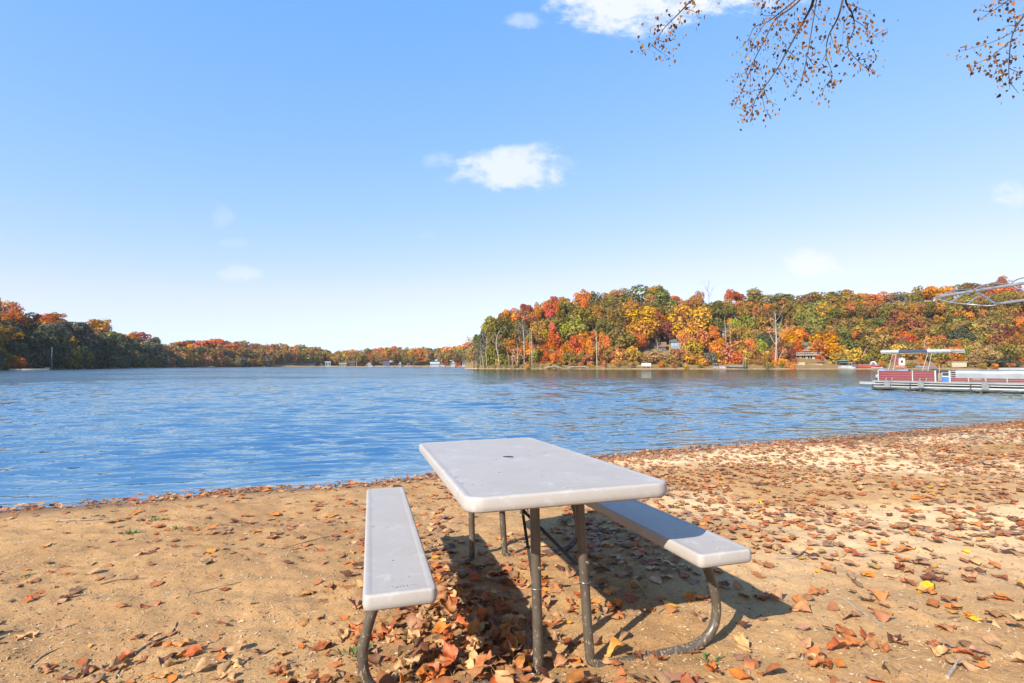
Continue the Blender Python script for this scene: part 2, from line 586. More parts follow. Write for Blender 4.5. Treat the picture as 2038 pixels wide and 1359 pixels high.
# ------------------------------------------------------------------ foliage
def foliage_material(name, mix_by):
    m, g = new_mat(name)
    col = g.n('ShaderNodeObjectInfo').outputs['Color'] if mix_by == 'object' else g.attr('tint').outputs['Color']
    tone = g.attr('tone').outputs['Fac']
    co = g.n('ShaderNodeTexCoord').outputs['Object']
    inf = g.n('ShaderNodeObjectInfo').outputs['Random']
    nz = g.n('ShaderNodeTexNoise', {'Vector': co, 'Scale': 1.1, 'Detail': 3, 'W': g.math('MULTIPLY', inf, 40.0)}, noise_dimensions='4D').outputs[0]
    hs = g.n('ShaderNodeHueSaturation', {'Hue': g.math('ADD', 0.5, g.math('MULTIPLY', g.math('SUBTRACT', nz, 0.5), 0.16)),
                                         'Saturation': g.math('ADD', 0.75, g.math('MULTIPLY', nz, 0.5)), 'Value': tone, 'Color': col}).outputs[0]
    dif = g.n('ShaderNodeBsdfDiffuse', {'Color': hs})
    tr = g.n('ShaderNodeBsdfTranslucent', {'Color': hs})
    g.out(g.n('ShaderNodeMixShader', {0: 0.28, 1: dif.outputs[0], 2: tr.outputs[0]}).outputs[0])
    return m


m_foliage = foliage_material('autumn_foliage', 'object')
m_bark = plain('bark', (0.10, 0.075, 0.05), 0.9, 0, 0.25, 3.0)
m_palebark = plain('pale_bark', (0.34, 0.29, 0.225), 0.85, 0, 0.2, 2.0)


def crown_mesh(name, seed, nl, nleaf, size, squash=0.8, gap=0.0):
    r = np.random.default_rng(seed)
    cs, rads = [], []
    for k in range(nl):
        th = r.random() * 2 * PI
        zz = r.uniform(-0.75, 0.85)
        rad = math.sqrt(max(0.0, 1 - zz * zz)) * r.uniform(0.35, 0.72)
        cs.append((rad * math.cos(th), rad * math.sin(th), zz * 0.66 * squash))
        rads.append(r.uniform(0.24, 0.42))
    cs = np.array(cs)
    rads = np.array(rads)
    w = rads ** 2 / (rads ** 2).sum()
    idx = r.choice(nl, nleaf, p=w)
    n = r.normal(size=(nleaf, 3))
    n /= np.linalg.norm(n, axis=1)[:, None]
    n[:, 2] = np.where(r.random(nleaf) < 0.35, np.abs(n[:, 2]), n[:, 2])
    p = cs[idx] + n * (rads[idx] * (0.72 + 0.4 * r.random(nleaf) ** 0.7))[:, None]
    nn = n + 0.55 * r.normal(size=(nleaf, 3)) + np.array([0, 0, 0.25])
    nn /= np.linalg.norm(nn, axis=1)[:, None]
    t = np.cross(nn, r.normal(size=(nleaf, 3)))
    t /= np.linalg.norm(t, axis=1)[:, None]
    b = np.cross(nn, t)
    s = (size * r.uniform(0.55, 1.25, nleaf))[:, None]
    v = np.stack([p + t * s, p + b * s * 0.7, p - t * s, p - b * s * 0.7], 1).reshape(-1, 3)
    f = np.arange(nleaf * 4).reshape(-1, 4)
    lobe = r.uniform(0.72, 1.25, nl)
    tone = np.repeat(lobe[idx] * r.uniform(0.7, 1.3, nleaf), 4)
    return np_mesh(name, v, f, m_foliage, False, {'tone': tone})


CROWNS = [crown_mesh('crown', 100 + i, int(12 + (i % 4) * 3), 2300, 0.072, 0.75 + 0.12 * (i % 4)) for i in range(10)]
THIN = [crown_mesh('crown', 200 + i, 14, 620, 0.062, 1.0) for i in range(4)]
SHRUBS = [crown_mesh('foliage', 300 + i, 11, 1100, 0.085, 0.75) for i in range(5)]
SMALLCROWN = [crown_mesh('crown', 400 + i, int(11 + i % 3 * 2), 950, 0.10, 0.85) for i in range(6)]


def trunk_mesh(seed):
    r = random.Random(seed)
    mb = MB()
    mb.tube([(0, 0, -0.04), (r.uniform(-.01, .01), 0, 0.3), (r.uniform(-.03, .03), r.uniform(-.03, .03), 0.65), (r.uniform(-.04, .04), 0, 1.0)], [0.024, 0.018, 0.014, 0.008], 6)
    for k in range(4):
        a = r.random() * 6.28
        z = r.uniform(0.45, 0.75)
        mb.tube([(0, 0, z), (0.10 * math.cos(a), 0.10 * math.sin(a), z + 0.12), (0.2 * math.cos(a), 0.2 * math.sin(a), z + 0.26)], [0.010, 0.007, 0.003], 5)
    return mb.mesh('trunk', m_bark)


TRUNKS = [trunk_mesh(i) for i in range(5)]

COLS = {'O': (0.50, 0.155, 0.018), 'YO': (0.40, 0.175, 0.026), 'Y': (0.40, 0.235, 0.04), 'R': (0.40, 0.055, 0.018), 'RO': (0.48, 0.095, 0.016),
        'P': (0.34, 0.135, 0.055), 'M': (0.17, 0.045, 0.025), 'B': (0.21, 0.125, 0.032), 'g': (0.15, 0.125, 0.028), 'G': (0.085, 0.105, 0.026),
        'L': (0.20, 0.20, 0.035), 'D': (0.062, 0.07, 0.038), 'T': (0.26, 0.16, 0.07), 'X': (0.105, 0.095, 0.07)}  # D: dark green deepened to hold the left wood's shade
WORD = {'O': 'orange', 'YO': 'golden orange', 'Y': 'yellow', 'R': 'scarlet', 'RO': 'red orange', 'P': 'rust pink', 'M': 'maroon', 'B': 'olive brown',
        'g': 'olive', 'G': 'dark green', 'L': 'light green', 'D': 'shaded green', 'T': 'tan', 'X': 'grey green'}
LAND = [(-999, 'by the sandy landing'), (110, 'past the grey trunk'), (260, 'past the sandy landing'), (370, 'near the blue gabled cottage'), (500, 'beside the brown roofed cottage'),
        (580, 'above the grey cottages'), (655, 'by the white lake house'), (730, 'around the white boathouse'), (800, 'by the small white tower'), (860, 'over the white cottages'),
        (930, 'near the point tip'), (1010, 'behind the drowned bare trunks'), (1080, 'over the sunken logs'), (1150, 'by the tall pale trunk'), (1230, 'near the dark timber cabin'),
        (1310, 'above the open slope'), (1390, 'by the blue windowed house'), (1470, 'near the moored pontoons'), (1520, 'around the dead white tree'), (1575, 'over the green roofed cabin'),
        (1650, 'past the cabin stairs'), (1705, 'behind the red boat'), (1760, 'behind the folded canopy'), (1840, 'over the small tent'), (1890, 'above the timber crib'),
        (1960, 'behind the pipe frame')]


def landmark(px):
    w = LAND[0][1]
    for p, t in LAND:
        if px >= p:
            w = t
    return w


COLS = {k: tuple(v[i] * 0.78 + (0.27, 0.155, 0.036)[i] * 0.22 for i in range(3)) if k not in 'DX' else v for k, v in COLS.items()}
tree_rows = []          # (object, label parts, px) collected, labelled at the end


def tree(px, py, rpx, rypx, colour, Y, kind='tree', near=True, side='right'):
    """a tree whose crown centre stands in direction (px, py), Y metres away"""
    p = at(px, py, Y)
    gz = float((right_ground if side == 'right' else left_ground)(px, Y))
    ground = right_ground if side == 'right' else left_ground
    while Y > 60 and p.z - float(ground(px, Y)) < 0.55 * rypx / F * Y and Y > float(np.interp(px, *((RIGHT_PX, RIGHT_Y) if side == 'right' else (LEFT_PX, LEFT_Y)))) + 3.5:
        Y -= 2.0
        p = at(px, py, Y)
    gz = float(ground(px, Y))
    rx, rz = rpx / F * Y, rypx / F * Y
    shrub = kind == 'shrub'
    if shrub:
        gz = min(gz, p.z - 0.55 * rz)
        gz = max(gz, p.z - 1.0 * rz)
    base = Vector((p.x, p.y, gz))
    c = COLS[colour]
    j = [random.uniform(0.85, 1.18) for _ in range(3)]
    jj = random.uniform(0.95, 1.28)
    col = tuple(min(0.9, c[i] * (1 + (j[i] - 1) * 0.45) * jj) for i in range(3)) + (1,)
    e = empty('shrub' if shrub else 'autumn_tree', base)
    me = random.choice(SHRUBS if shrub else (THIN if kind == 'thin' else (CROWNS if near else SMALLCROWN)))
    o = link('foliage' if shrub else 'crown', me, e)
    o.color = col
    o.location = (0, 0, p.z - gz)
    o.scale = (rx * 1.42, rx * 1.42, rz * 1.75)
    if not shrub:
        o.location.z -= 0.12 * rz
    o.rotation_euler = (0, 0, random.random() * 6.28)
    if shrub:
        st = link('stem', random.choice(TRUNKS), e)
        h = max(0.8, p.z - gz)
        st.scale = (h * 1.0, h * 1.0, h)
    else:
        t = link('trunk', random.choice(TRUNKS), e)
        h = max(1.5, p.z - gz + rz * 0.5)
        t.scale = (h * 0.9, h * 0.9, h)
        t.rotation_euler = (0, 0, random.random() * 6.28)
    tree_rows.append((e, colour, kind, px, py, side))
    return e


def Z3(lst):
    for x, y, rx, ry, c, Y, *k in lst:
        tree(920 + x / 5.095, 560 + y / 5.095, rx / 5.095, ry / 5.095, c, Y, *k)


def Z4(lst):
    for x, y, rx, ry, c, Y, *k in lst:
        tree(1300 + x / 5.095, 560 + y / 5.095, rx / 5.095, ry / 5.095, c, Y, *k)


def Z5(lst):
    for x, y, rx, ry, c, Y, *k in lst:
        tree(1650 + x / 5.227, 540 + y / 5.227, rx / 5.227, ry / 5.227, c, Y, *k)


Z3([(350, 430, 92, 80, 'g', 226), (430, 385, 64, 60, 'YO', 238), (250, 560, 72, 84, 'g', 217), (165, 590, 45, 50, 'G', 214), (120, 690, 75, 110, 'T', 216, 'thin'), (225, 690, 60, 120, 'X', 213), (300, 480, 85, 100, 'L', 222), (300, 700, 75, 130, 'g', 208),
    (480, 360, 100, 70, 'O', 238), (640, 275, 52, 48, 'R', 248), (740, 310, 58, 75, 'O', 248), (645, 370, 85, 65, 'P', 238), (480, 490, 125, 85, 'G', 226), (820, 330, 55, 80, 'G', 254),
    (910, 290, 68, 105, 'RO', 250), (880, 235, 65, 45, 'B', 262), (960, 200, 52, 34, 'R', 268), (1045, 215, 62, 44, 'YO', 268), (1040, 300, 85, 85, 'g', 252), (1150, 265, 54, 66, 'YO', 252),
    (1230, 155, 68, 60, 'O', 270), (1235, 260, 58, 85, 'RO', 254), (1350, 205, 74, 84, 'G', 270), (1450, 205, 65, 74, 'B', 270), (1560, 155, 92, 54, 'YO', 275), (1380, 315, 64, 64, 'YO', 247),
    (1530, 255, 115, 92, 'g', 257), (1760, 170, 150, 100, 'G', 278), (1690, 285, 72, 92, 'YO', 252), (1920, 105, 60, 44, 'Y', 288), (2010, 130, 60, 60, 'g', 288), (1800, 335, 130, 92, 'YO', 242),
    (1960, 205, 84, 84, 'B', 268), (1000, 435, 140, 92, 'g', 237), (780, 490, 82, 74, 'Y', 228), (550, 600, 140, 72, 'B', 222), (1180, 375, 120, 84, 'g', 242), (1320, 385, 84, 56, 'B', 240),
    (1580, 400, 110, 84, 'B', 242), (1130, 490, 120, 84, 'L', 230), (925, 560, 62, 92, 'RO', 226), (930, 670, 96, 92, 'R', 216), (720, 620, 92, 74, 'B', 216), (760, 705, 90, 62, 'RO', 212),
    (710, 770, 64, 70, 'L', 207, 'shrub'), (840, 790, 64, 66, 'R', 207, 'shrub'), (500, 670, 52, 66, 'O', 217), (420, 640, 60, 74, 'B', 219), (1000, 640, 74, 92, 'g', 231), (1060, 750, 92, 100, 'O', 211, 'shrub'),
    (1180, 720, 92, 120, 'RO', 210), (1235, 590, 74, 46, 'O', 223), (1275, 680, 52, 84, 'O', 216), (1440, 710, 70, 140, 'O', 209), (1440, 465, 92, 84, 'G', 233), (1560, 600, 150, 112, 'g', 222),
    (1820, 485, 150, 110, 'YO', 229), (1790, 590, 82, 60, 'O', 224), (1980, 455, 84, 100, 'M', 236), (1550, 790, 95, 80, 'P', 206, 'shrub'), (1720, 770, 112, 74, 'YO', 206, 'shrub'),
    (1900, 790, 110, 66, 'T', 205, 'shrub'), (2030, 340, 62, 54, 'RO', 257), (960, 800, 80, 60, 'P', 205, 'shrub'), (1280, 810, 80, 56, 'P', 204, 'shrub'), (560, 790, 80, 66, 'T', 204, 'shrub'),
    (430, 800, 70, 60, 'g', 203, 'shrub'), (640, 700, 46, 90, 'O', 214, 'thin'), (620, 500, 60, 90, 'X', 217, 'thin')])
Z4([(60, 130, 72, 62, 'g', 288), (120, 235, 132, 92, 'G', 264), (230, 185, 62, 38, 'RO', 283), (350, 240, 84, 68, 'YO', 264), (460, 190, 64, 72, 'P', 278), (470, 285, 64, 64, 'M', 264),
    (60, 385, 110, 82, 'RO', 247), (130, 480, 100, 100, 'M', 234), (360, 420, 170, 132, 'YO', 229), (420, 575, 112, 110, 'YO', 219), (600, 300, 92, 100, 'G', 252), (590, 430, 74, 74, 'G', 240),
    (770, 135, 44, 40, 'R', 288), (870, 155, 58, 50, 'RO', 288), (740, 285, 84, 84, 'B', 257), (1050, 185, 132, 72, 'g', 281), (1260, 185, 142, 64, 'G', 281), (900, 295, 84, 74, 'O', 260),
    (1000, 275, 132, 84, 'B', 262), (1150, 305, 102, 84, 'O', 257), (940, 440, 110, 86, 'L', 240), (1080, 480, 122, 110, 'B', 236), (1350, 285, 122, 92, 'B', 260), (1580, 195, 102, 74, 'B', 283),
    (1700, 205, 102, 74, 'g', 283), (1830, 128, 38, 24, 'R', 298), (1970, 130, 48, 34, 'YO', 298), (1900, 205, 112, 84, 'B', 281), (2000, 285, 64, 64, 'RO', 267), (1650, 325, 132, 102, 'L', 252),
    (1550, 435, 122, 102, 'L', 240), (1700, 380, 102, 82, 'G', 247), (1420, 430, 84, 84, 'B', 250), (1380, 590, 104, 92, 'O', 223), (1420, 680, 74, 62, 'RO', 216), (1570, 540, 62, 62, 'D', 236),
    (1740, 630, 122, 86, 'O', 209), (1850, 480, 102, 74, 'B', 242), (1900, 560, 84, 92, 'L', 234), (1950, 690, 132, 120, 'G', 216), (2020, 500, 74, 92, 'G', 240), (625, 510, 54, 52, 'O', 221),
    (640, 660, 62, 82, 'O', 212), (790, 700, 122, 110, 'P', 209, 'shrub'), (850, 780, 100, 66, 'RO', 205, 'shrub'), (960, 690, 62, 74, 'O', 209), (980, 775, 64, 62, 'YO', 206, 'shrub'),
    (1070, 690, 74, 92, 'L', 208), (1090, 795, 64, 62, 'Y', 204, 'shrub'), (580, 795, 66, 72, 'X', 203, 'shrub'), (1130, 610, 74, 66, 'D', 224), (1330, 725, 84, 82, 'M', 207),
    (400, 690, 92, 92, 'Y', 213), (270, 760, 100, 60, 'P', 206, 'shrub'), (110, 790, 110, 62, 'T', 205, 'shrub'), (430, 800, 90, 60, 'YO', 204, 'shrub'), (1000, 600, 84, 74, 'B', 226),
    (1200, 790, 70, 62, 'P', 204, 'shrub'), (1300, 820, 70, 44, 'O', 203, 'shrub'), (1480, 560, 70, 70, 'RO', 226), (690, 790, 70, 66, 'YO', 206, 'shrub'), (1690, 780, 26, 30, 'R', 200, 'shrub')])
Z5([(190, 240, 54, 34, 'YO', 298), (80, 305, 84, 74, 'G', 281), (210, 305, 84, 64, 'B', 275), (350, 295, 54, 64, 'O', 293), (480, 315, 92, 64, 'O', 283), (600, 275, 102, 54, 'O', 291),
    (450, 370, 92, 54, 'P', 264), (290, 370, 64, 44, 'RO', 264), (700, 305, 92, 64, 'X', 283), (830, 275, 92, 64, 'g', 291), (960, 225, 92, 54, 'B', 303), (1110, 225, 112, 72, 'O', 293),
    (1230, 215, 74, 54, 'O', 296), (700, 385, 112, 74, 'T', 264), (500, 455, 112, 74, 'G', 257), (900, 375, 112, 84, 'g', 267), (150, 490, 122, 102, 'g', 252), (200, 600, 132, 84, 'B', 237),
    (520, 565, 122, 64, 'G', 247), (480, 740, 152, 102, 'g', 220), (150, 800, 122, 84, 'G', 216), (750, 560, 122, 122, 'M', 234), (770, 720, 112, 84, 'R', 222), (1050, 430, 132, 92, 'M', 254),
    (1020, 590, 132, 92, 'B', 238), (905, 655, 54, 44, 'Y', 228), (1200, 355, 112, 74, 'g', 275), (1400, 175, 102, 54, 'B', 308), (1500, 285, 102, 84, 'g', 283), (1650, 185, 122, 64, 'B', 308),
    (1820, 115, 64, 44, 'P', 318), (1800, 225, 132, 84, 'RO', 300), (1950, 265, 102, 84, 'P', 293), (1350, 405, 122, 74, 'YO', 264), (1560, 425, 112, 84, 'G', 264), (1750, 375, 102, 64, 'L', 273),
    (1950, 400, 102, 64, 'Y', 270), (1700, 505, 152, 84, 'M', 250), (1900, 525, 122, 92, 'M', 247), (1450, 600, 152, 102, 'L', 237), (1600, 690, 142, 112, 'g', 229), (1380, 725, 122, 110, 'D', 226),
    (1130, 740, 74, 64, 'YO', 223), (1250, 640, 64, 44, 'Y', 232), (1400, 880, 102, 64, 'L', 209), (1800, 645, 132, 92, 'M', 231), (1850, 800, 132, 112, 'M', 217), (2000, 605, 64, 64, 'R', 242),
    (1980, 905, 84, 62, 'RO', 204), (1000, 890, 54, 54, 'O', 210), (1210, 930, 84, 50, 'P', 203, 'shrub'), (560, 890, 112, 84, 'g', 212), (330, 910, 66, 44, 'L', 201, 'shrub'),
    (1850, 960, 162, 56, 'D', 203, 'shrub'), (930, 800, 80, 70, 'B', 215), (1290, 800, 70, 66, 'RO', 214), (1650, 860, 110, 84, 'B', 214), (1560, 960, 90, 40, 'T', 202, 'shrub'),
    (2120, 300, 120, 90, 'B', 300), (2150, 480, 130, 90, 'O', 260), (2150, 680, 130, 110, 'M', 232), (2140, 850, 130, 100, 'G', 212), (1150, 860, 70, 60, 'O', 211)])
# the wood behind and below the trees one can tell apart: one dense mass of undergrowth and lower crowns
def undergrowth(name, label, seed, spots):
    r = np.random.default_rng(seed)
    V, Fc, T, C, nb = [], [], [], [], 0
    for p, rx, rz, c in spots:
        me = SMALLCROWN[int(r.integers(len(SMALLCROWN)))]
        n = len(me.vertices)
        v = np.empty(n * 3, np.float32)
        me.vertices.foreach_get('co', v)
        v = v.reshape(-1, 3)
        a = r.random() * 6.28
        v = np.stack([v[:, 0] * math.cos(a) - v[:, 1] * math.sin(a), v[:, 0] * math.sin(a) + v[:, 1] * math.cos(a), v[:, 2]], 1)
        V.append(v * np.array([rx, rx, rz]) + np.array(p))
        Fc.append(np.arange(n).reshape(-1, 4) + nb)
        t = np.empty(n, np.float32)
        me.attributes['tone'].data.foreach_get('value', t)
        T.append(t)
        cc = np.array(COLS[c]) * r.uniform(0.85, 1.2) * r.uniform(.92, 1.08, 3)
        C.append(np.repeat(cc[None], n, 0))
        nb += n
    me = np_mesh(name, np.vstack(V), np.vstack(Fc), foliage_material('undergrowth', 'vertex'), False, {'tone': np.concatenate(T)}, {'tint': np.vstack(C)})
    tag(link(name, me), label, kind='stuff')


sp = []
px = 965.0
while px < 2260:
    top = float(np.interp(px, [960, 990, 1040, 1120, 1180, 1290, 1400, 1600, 1800, 1900, 1960, 2060, 2250], [690, 665, 630, 606, 600, 592, 602, 602, 604, 594, 582, 577, 572]))
    y0 = float(np.interp(px, RIGHT_PX, RIGHT_Y))
    open_slope = 1250 < px < 1425
    for d in (5, 9, 16, 30, 46, 62, 80, 100):
        if 12 < d < 46 and (1266 < px < 1362 or 1412 < px < 1476 or 1706 < px < 1786 or 1806 < px < 1840):
            continue
        if d in (5, 9) and (1585 < px < 1750 or 1410 < px < 1490 or 1265 < px < 1300 or 1774 < px < 1802 or 1885 < px < 1930):
            continue
        if d == 16 and (open_slope or 1560 < px < 1670) or d == 30 and (1585 < px < 1650 or 1255 < px < 1325 or 1420 < px < 1475):
            continue
        for k in range(2 if d > 60 else 1):
            q = px + random.uniform(-9, 9)
            Y = y0 + d + random.uniform(-5, 5)
            gz = float(right_ground(q, Y))
            r = random.uniform(3.0, 4.6)
            if d < 12:
                r *= 0.38
            zc = gz + (0.7 if d < 12 else 2.6 if d < 40 else 4.5) + k * 6.5
            r *= 0.88
            ztop = (HC + (726.75 - top) / F * Y) - 3.5
            zc = min(zc, ztop)
            if zc < gz:
                continue
            sp.append((((q - CX) / F * Y, Y, zc), r, r * 1.25, random.choice(['G', 'g', 'B', 'O', 'g', 'B', 'YO', 'P', 'g', 'B'] if d > 20 else ['P', 'T', 'O', 'g', 'B', 'Y', 'P'])))
    px += 15
undergrowth('hillside_undergrowth', 'dense autumn undergrowth filling the hillside wood between the trees', 5, sp)
sp = []
px = -330.0
while px < 985:
    top = float(np.interp(px, [-300, 0, 45, 100, 160, 240, 350, 640, 660, 730, 765, 990], [612, 622, 636, 640, 658, 674, 692, 700, 710, 706, 702, 698]))
    y0 = float(np.interp(px, LEFT_PX, LEFT_Y))
    for d in ((4, 12, 24, 42, 62) if px < 540 else (22, 42, 62)):
        q = px + random.uniform(-5, 5)
        Y = y0 + d
        gz = float(left_ground(q, Y))
        r = random.uniform(3.2, 4.8) * (1.0 if px < 350 else 1.25)
        zc = min(gz + (2.2 if d < 10 else 4.5) + (3 if d > 20 else 0), HC + (726.75 - top) / F * Y - 3.5)
        if zc < gz:
            continue
        sp.append((((q - CX) / F * Y, Y, zc), r, r * 1.2, random.choice('DDGXBD' if px < 330 else 'DBPBXP' if px < 620 else 'gBPTgB')))
    px += 11
undergrowth('far_shore_undergrowth', 'dark undergrowth filling the far shore wood between the trees', 6, sp)

# left shore, in the shade of its own slope, deepened by darker crown colours
random.seed(21)
SKYL = [(-300, 600), (-60, 607), (0, 612), (20, 612), (45, 628), (100, 630), (125, 633), (160, 648), (172, 650), (190, 641), (215, 655), (240, 668), (280, 668), (310, 678), (350, 684), (380, 680), (430, 680),
        (490, 682), (520, 690), (550, 686), (600, 688), (640, 694), (655, 706), (700, 698), (730, 696), (745, 700), (765, 692), (830, 692), (850, 697), (890, 692), (930, 688), (990, 690)]
SKX, SKY_ = [p[0] for p in SKYL], [p[1] for p in SKYL]
front_c = ['D', 'D', 'G', 'D', 'B', 'X', 'D', 'G', 'D', 'B']
for x, y, rx, ry, c, Y in [(60, 130, 80, 60, 'O', 200), (150, 205, 75, 70, 'O', 196), (240, 200, 80, 50, 'G', 205), (360, 185, 70, 40, 'R', 210), (430, 225, 60, 45, 'O', 202), (500, 190, 70, 44, 'YO', 216),
                           (480, 300, 120, 70, 'X', 192), (600, 300, 120, 80, 'X', 205), (840, 265, 90, 60, 'YO', 270), (780, 250, 40, 40, 'B', 275), (650, 260, 90, 40, 'D', 232), (930, 340, 70, 40, 'G', 270),
                           (1080, 345, 70, 40, 'O', 320), (1180, 340, 60, 36, 'R', 330), (1290, 375, 60, 30, 'G', 345), (40, 320, 90, 60, 'O', 160), (110, 550, 75, 50, 'O', 152), (670, 560, 50, 50, 'RO', 205),
                           (180, 350, 140, 110, 'D', 168), (330, 420, 150, 130, 'D', 178), (80, 440, 110, 90, 'D', 158), (560, 450, 120, 110, 'B', 205), (780, 440, 120, 100, 'D', 225), (240, 500, 130, 90, 'D', 172),
                           (960, 440, 120, 90, 'D', 250), (1120, 470, 100, 80, 'D', 285), (1260, 470, 90, 70, 'X', 305), (1400, 500, 90, 60, 'D', 330), (1520, 510, 90, 60, 'D', 345), (650, 400, 80, 80, 'X', 215),
                           (850, 520, 120, 70, 'D', 215), (450, 530, 90, 70, 'D', 190), (1050, 540, 110, 50, 'D', 262), (1650, 520, 60, 60, 'L', 365), (1610, 400, 40, 26, 'G', 400), (1700, 420, 70, 40, 'R', 410),
                           (1450, 420, 80, 36, 'B', 380), (1540, 425, 60, 36, 'RO', 385), (1830, 400, 60, 34, 'RO', 420), (1960, 440, 50, 34, 'O', 425), (-200, 300, 200, 200, 'B', 150), (-350, 200, 200, 160, 'O', 165)]:
    tree(x / 4.246, 590 + y / 4.246, rx / 4.246, ry / 4.246, c, Y, 'tree', Y < 260, 'left')
px = 350.0
while px < 985:
    top = float(np.interp(px, SKX, SKY_))
    Yb = float(np.interp(px, LEFT_PX, LEFT_Y))
    r = random.uniform(8, 12)
    tree(px, top + 8, r, random.uniform(8, 10), random.choice(['O', 'RO', 'P', 'B', 'g', 'P', 'M', 'O'] if px < 650 else ['g', 'B', 'YO', 'O', 'G', 'RO', 'B']), Yb + random.uniform(60, 110), 'tree', False, 'left')
    r2 = random.uniform(8, 13)
    tree(px + random.uniform(-6, 6), (top + 727) / 2 - 2 + random.uniform(-4, 4), r2, random.uniform(9, 12), random.choice(['B', 'P', 'D', 'P', 'O', 'B'] if px < 600 else ['g', 'B', 'YO', 'O', 'G', 'B', 'L', 'T']), Yb + random.uniform(26, 50), 'tree', False, 'left')
    px += random.uniform(11, 17)
for px, py, rx, ry, c in [(770, 706, 9, 11, 'YO'), (738, 712, 7, 11, 'R'), (748, 711, 9, 10, 'YO'), (690, 717, 6, 6, 'YO'), (806, 717, 9, 9, 'D'), (885, 718, 6, 7, 'R'), (912, 720, 5, 6, 'R'), (904, 704, 7, 9, 'O'),
                          (880, 699, 8, 6, 'YO'), (933, 690, 10, 8, 'R'), (838, 708, 11, 11, 'RO'), (655, 708, 10, 6, 'R'), (622, 712, 12, 10, 'G'), (636, 710, 6, 10, 'L'), (603, 711, 12, 9, 'L'), (466, 694, 5, 4, 'YO'), (400, 715, 12, 12, 'D'),
                          (440, 714, 14, 10, 'D'), (485, 716, 16, 9, 'D'), (520, 712, 14, 10, 'D'), (560, 710, 13, 9, 'B'), (580, 712, 12, 9, 'X'), (340, 717, 18, 10, 'D'), (372, 717, 14, 10, 'G'), (930, 712, 12, 12, 'T'), (918, 702, 10, 10, 'YO')]:
    Yb = float(np.interp(px, LEFT_PX, LEFT_Y))
    tree(px, py, rx, ry, c, Yb + (24 if py > 705 else 40), 'tree', False, 'left')

# ------------------------------------------------------------------ picnic table
random.seed(5)
YAW, RX, RY = 0.2573, -0.0379, 0.0173
ex = Vector((math.cos(YAW), math.sin(YAW), RY)).normalized()
ey = Vector((-math.sin(YAW), math.cos(YAW), RX))
ez = ex.cross(ey).normalized()
ey = ez.cross(ex)
TM = Matrix.Translation((TX0, TY0, TZ0)) @ Matrix((ex, ey, ez)).transposed().to_4x4()
HL = 1.829 / 2

m_plastic, g = new_mat('grey_moulded_plastic')
co = g.n('ShaderNodeTexCoord').outputs['Object']
p1 = g.ramp(g.noise(3.0, 5, 0.65, co), [(0.3, (0.385, 0.345, 0.305)), (0.7, (0.43, 0.39, 0.35))])
scuff = g.ramp(g.noise(7.5, 6, 0.75, co, 0.8), [(0.55, (0, 0, 0)), (0.70, (1, 1, 1))])
p1 = g.mix(g.math('MULTIPLY', scuff, 0.7), p1, (0.54, 0.51, 0.47))
dirt = g.ramp(g.noise(14, 5, 0.7, g.mapping(co, (1, 0.6, 1))), [(0.56, (0, 0, 0)), (0.8, (1, 1, 1))])
p1 = g.mix(g.math('MULTIPLY', dirt, 0.4), p1, (0.25, 0.205, 0.16))
vor = g.n('ShaderNodeTexVoronoi', {'Vector': co, 'Scale': 26.0, 'Randomness': 1.0})
vsep = g.n('ShaderNodeSeparateColor', {0: vor.outputs['Color']})
dots = g.math('MULTIPLY', g.math('LESS_THAN', vor.outputs['Distance'], g.math('MULTIPLY', vsep.outputs[0], 0.17)), g.math('GREATER_THAN', vsep.outputs[1], 0.72))
p1 = g.mix(dots, p1, (0.05, 0.035, 0.025))
p1 = g.mix(1.0, p1, (0.76, 0.77, 0.79), 'MULTIPLY')
tex = g.noise(420, 2, 0.5, co)
g.out(g.principled(p1, 0.48, 0, g.bump(tex, 0.25, 0.002), 0.4))
m_under = plain('plastic_underside', (0.30, 0.25, 0.22), 0.7)
m_leg, g = new_mat('bronze_powder_coat')
co = g.n('ShaderNodeTexCoord').outputs['Object']
lz = g.n('ShaderNodeSeparateXYZ', {0: co}).outputs[2]
base = g.ramp(g.noise(12, 4, 0.6, co), [(0.3, (0.07, 0.056, 0.042)), (0.7, (0.105, 0.086, 0.066))])
sp = g.noise(95, 4, 0.75, g.mapping(co, (1, 1, 0.45)))
low = g.math('SUBTRACT', 0.69, g.math('MULTIPLY', g.math('SUBTRACT', 0.55, lz, clamp=True), 0.22))
splash = g.math('GREATER_THAN', sp, low)
lc = g.mix(g.math('MULTIPLY', splash, 0.9), base, (0.30, 0.225, 0.14))
g.out(g.principled(lc, g.math('ADD', 0.38, g.math('MULTIPLY', splash, 0.4)), 0.25, g.bump(sp, 0.15, 0.003)))
m_steel = plain('zinc_steel', (0.55, 0.55, 0.54), 0.3, 0.9)
m_darksteel = plain('dark_flat_steel', (0.07, 0.06, 0.052), 0.45, 0.4)
m_white = plain('white_paint', (0.32, 0.32, 0.315), 0.5)
m_black = plain('black_rubber', (0.02, 0.02, 0.022), 0.6)


def rounded(w, l, r, n=6):
    pts = []
    for cx, cy, a0 in ((w / 2 - r, l / 2 - r, 0), (-w / 2 + r, l / 2 - r, 90), (-w / 2 + r, -l / 2 + r, 180), (w / 2 - r, -l / 2 + r, 270)):
        for k in range(n + 1):
            a = math.radians(a0 + 90 * k / n)
            pts.append((cx + r * math.cos(a), cy + r * math.sin(a)))
    return pts


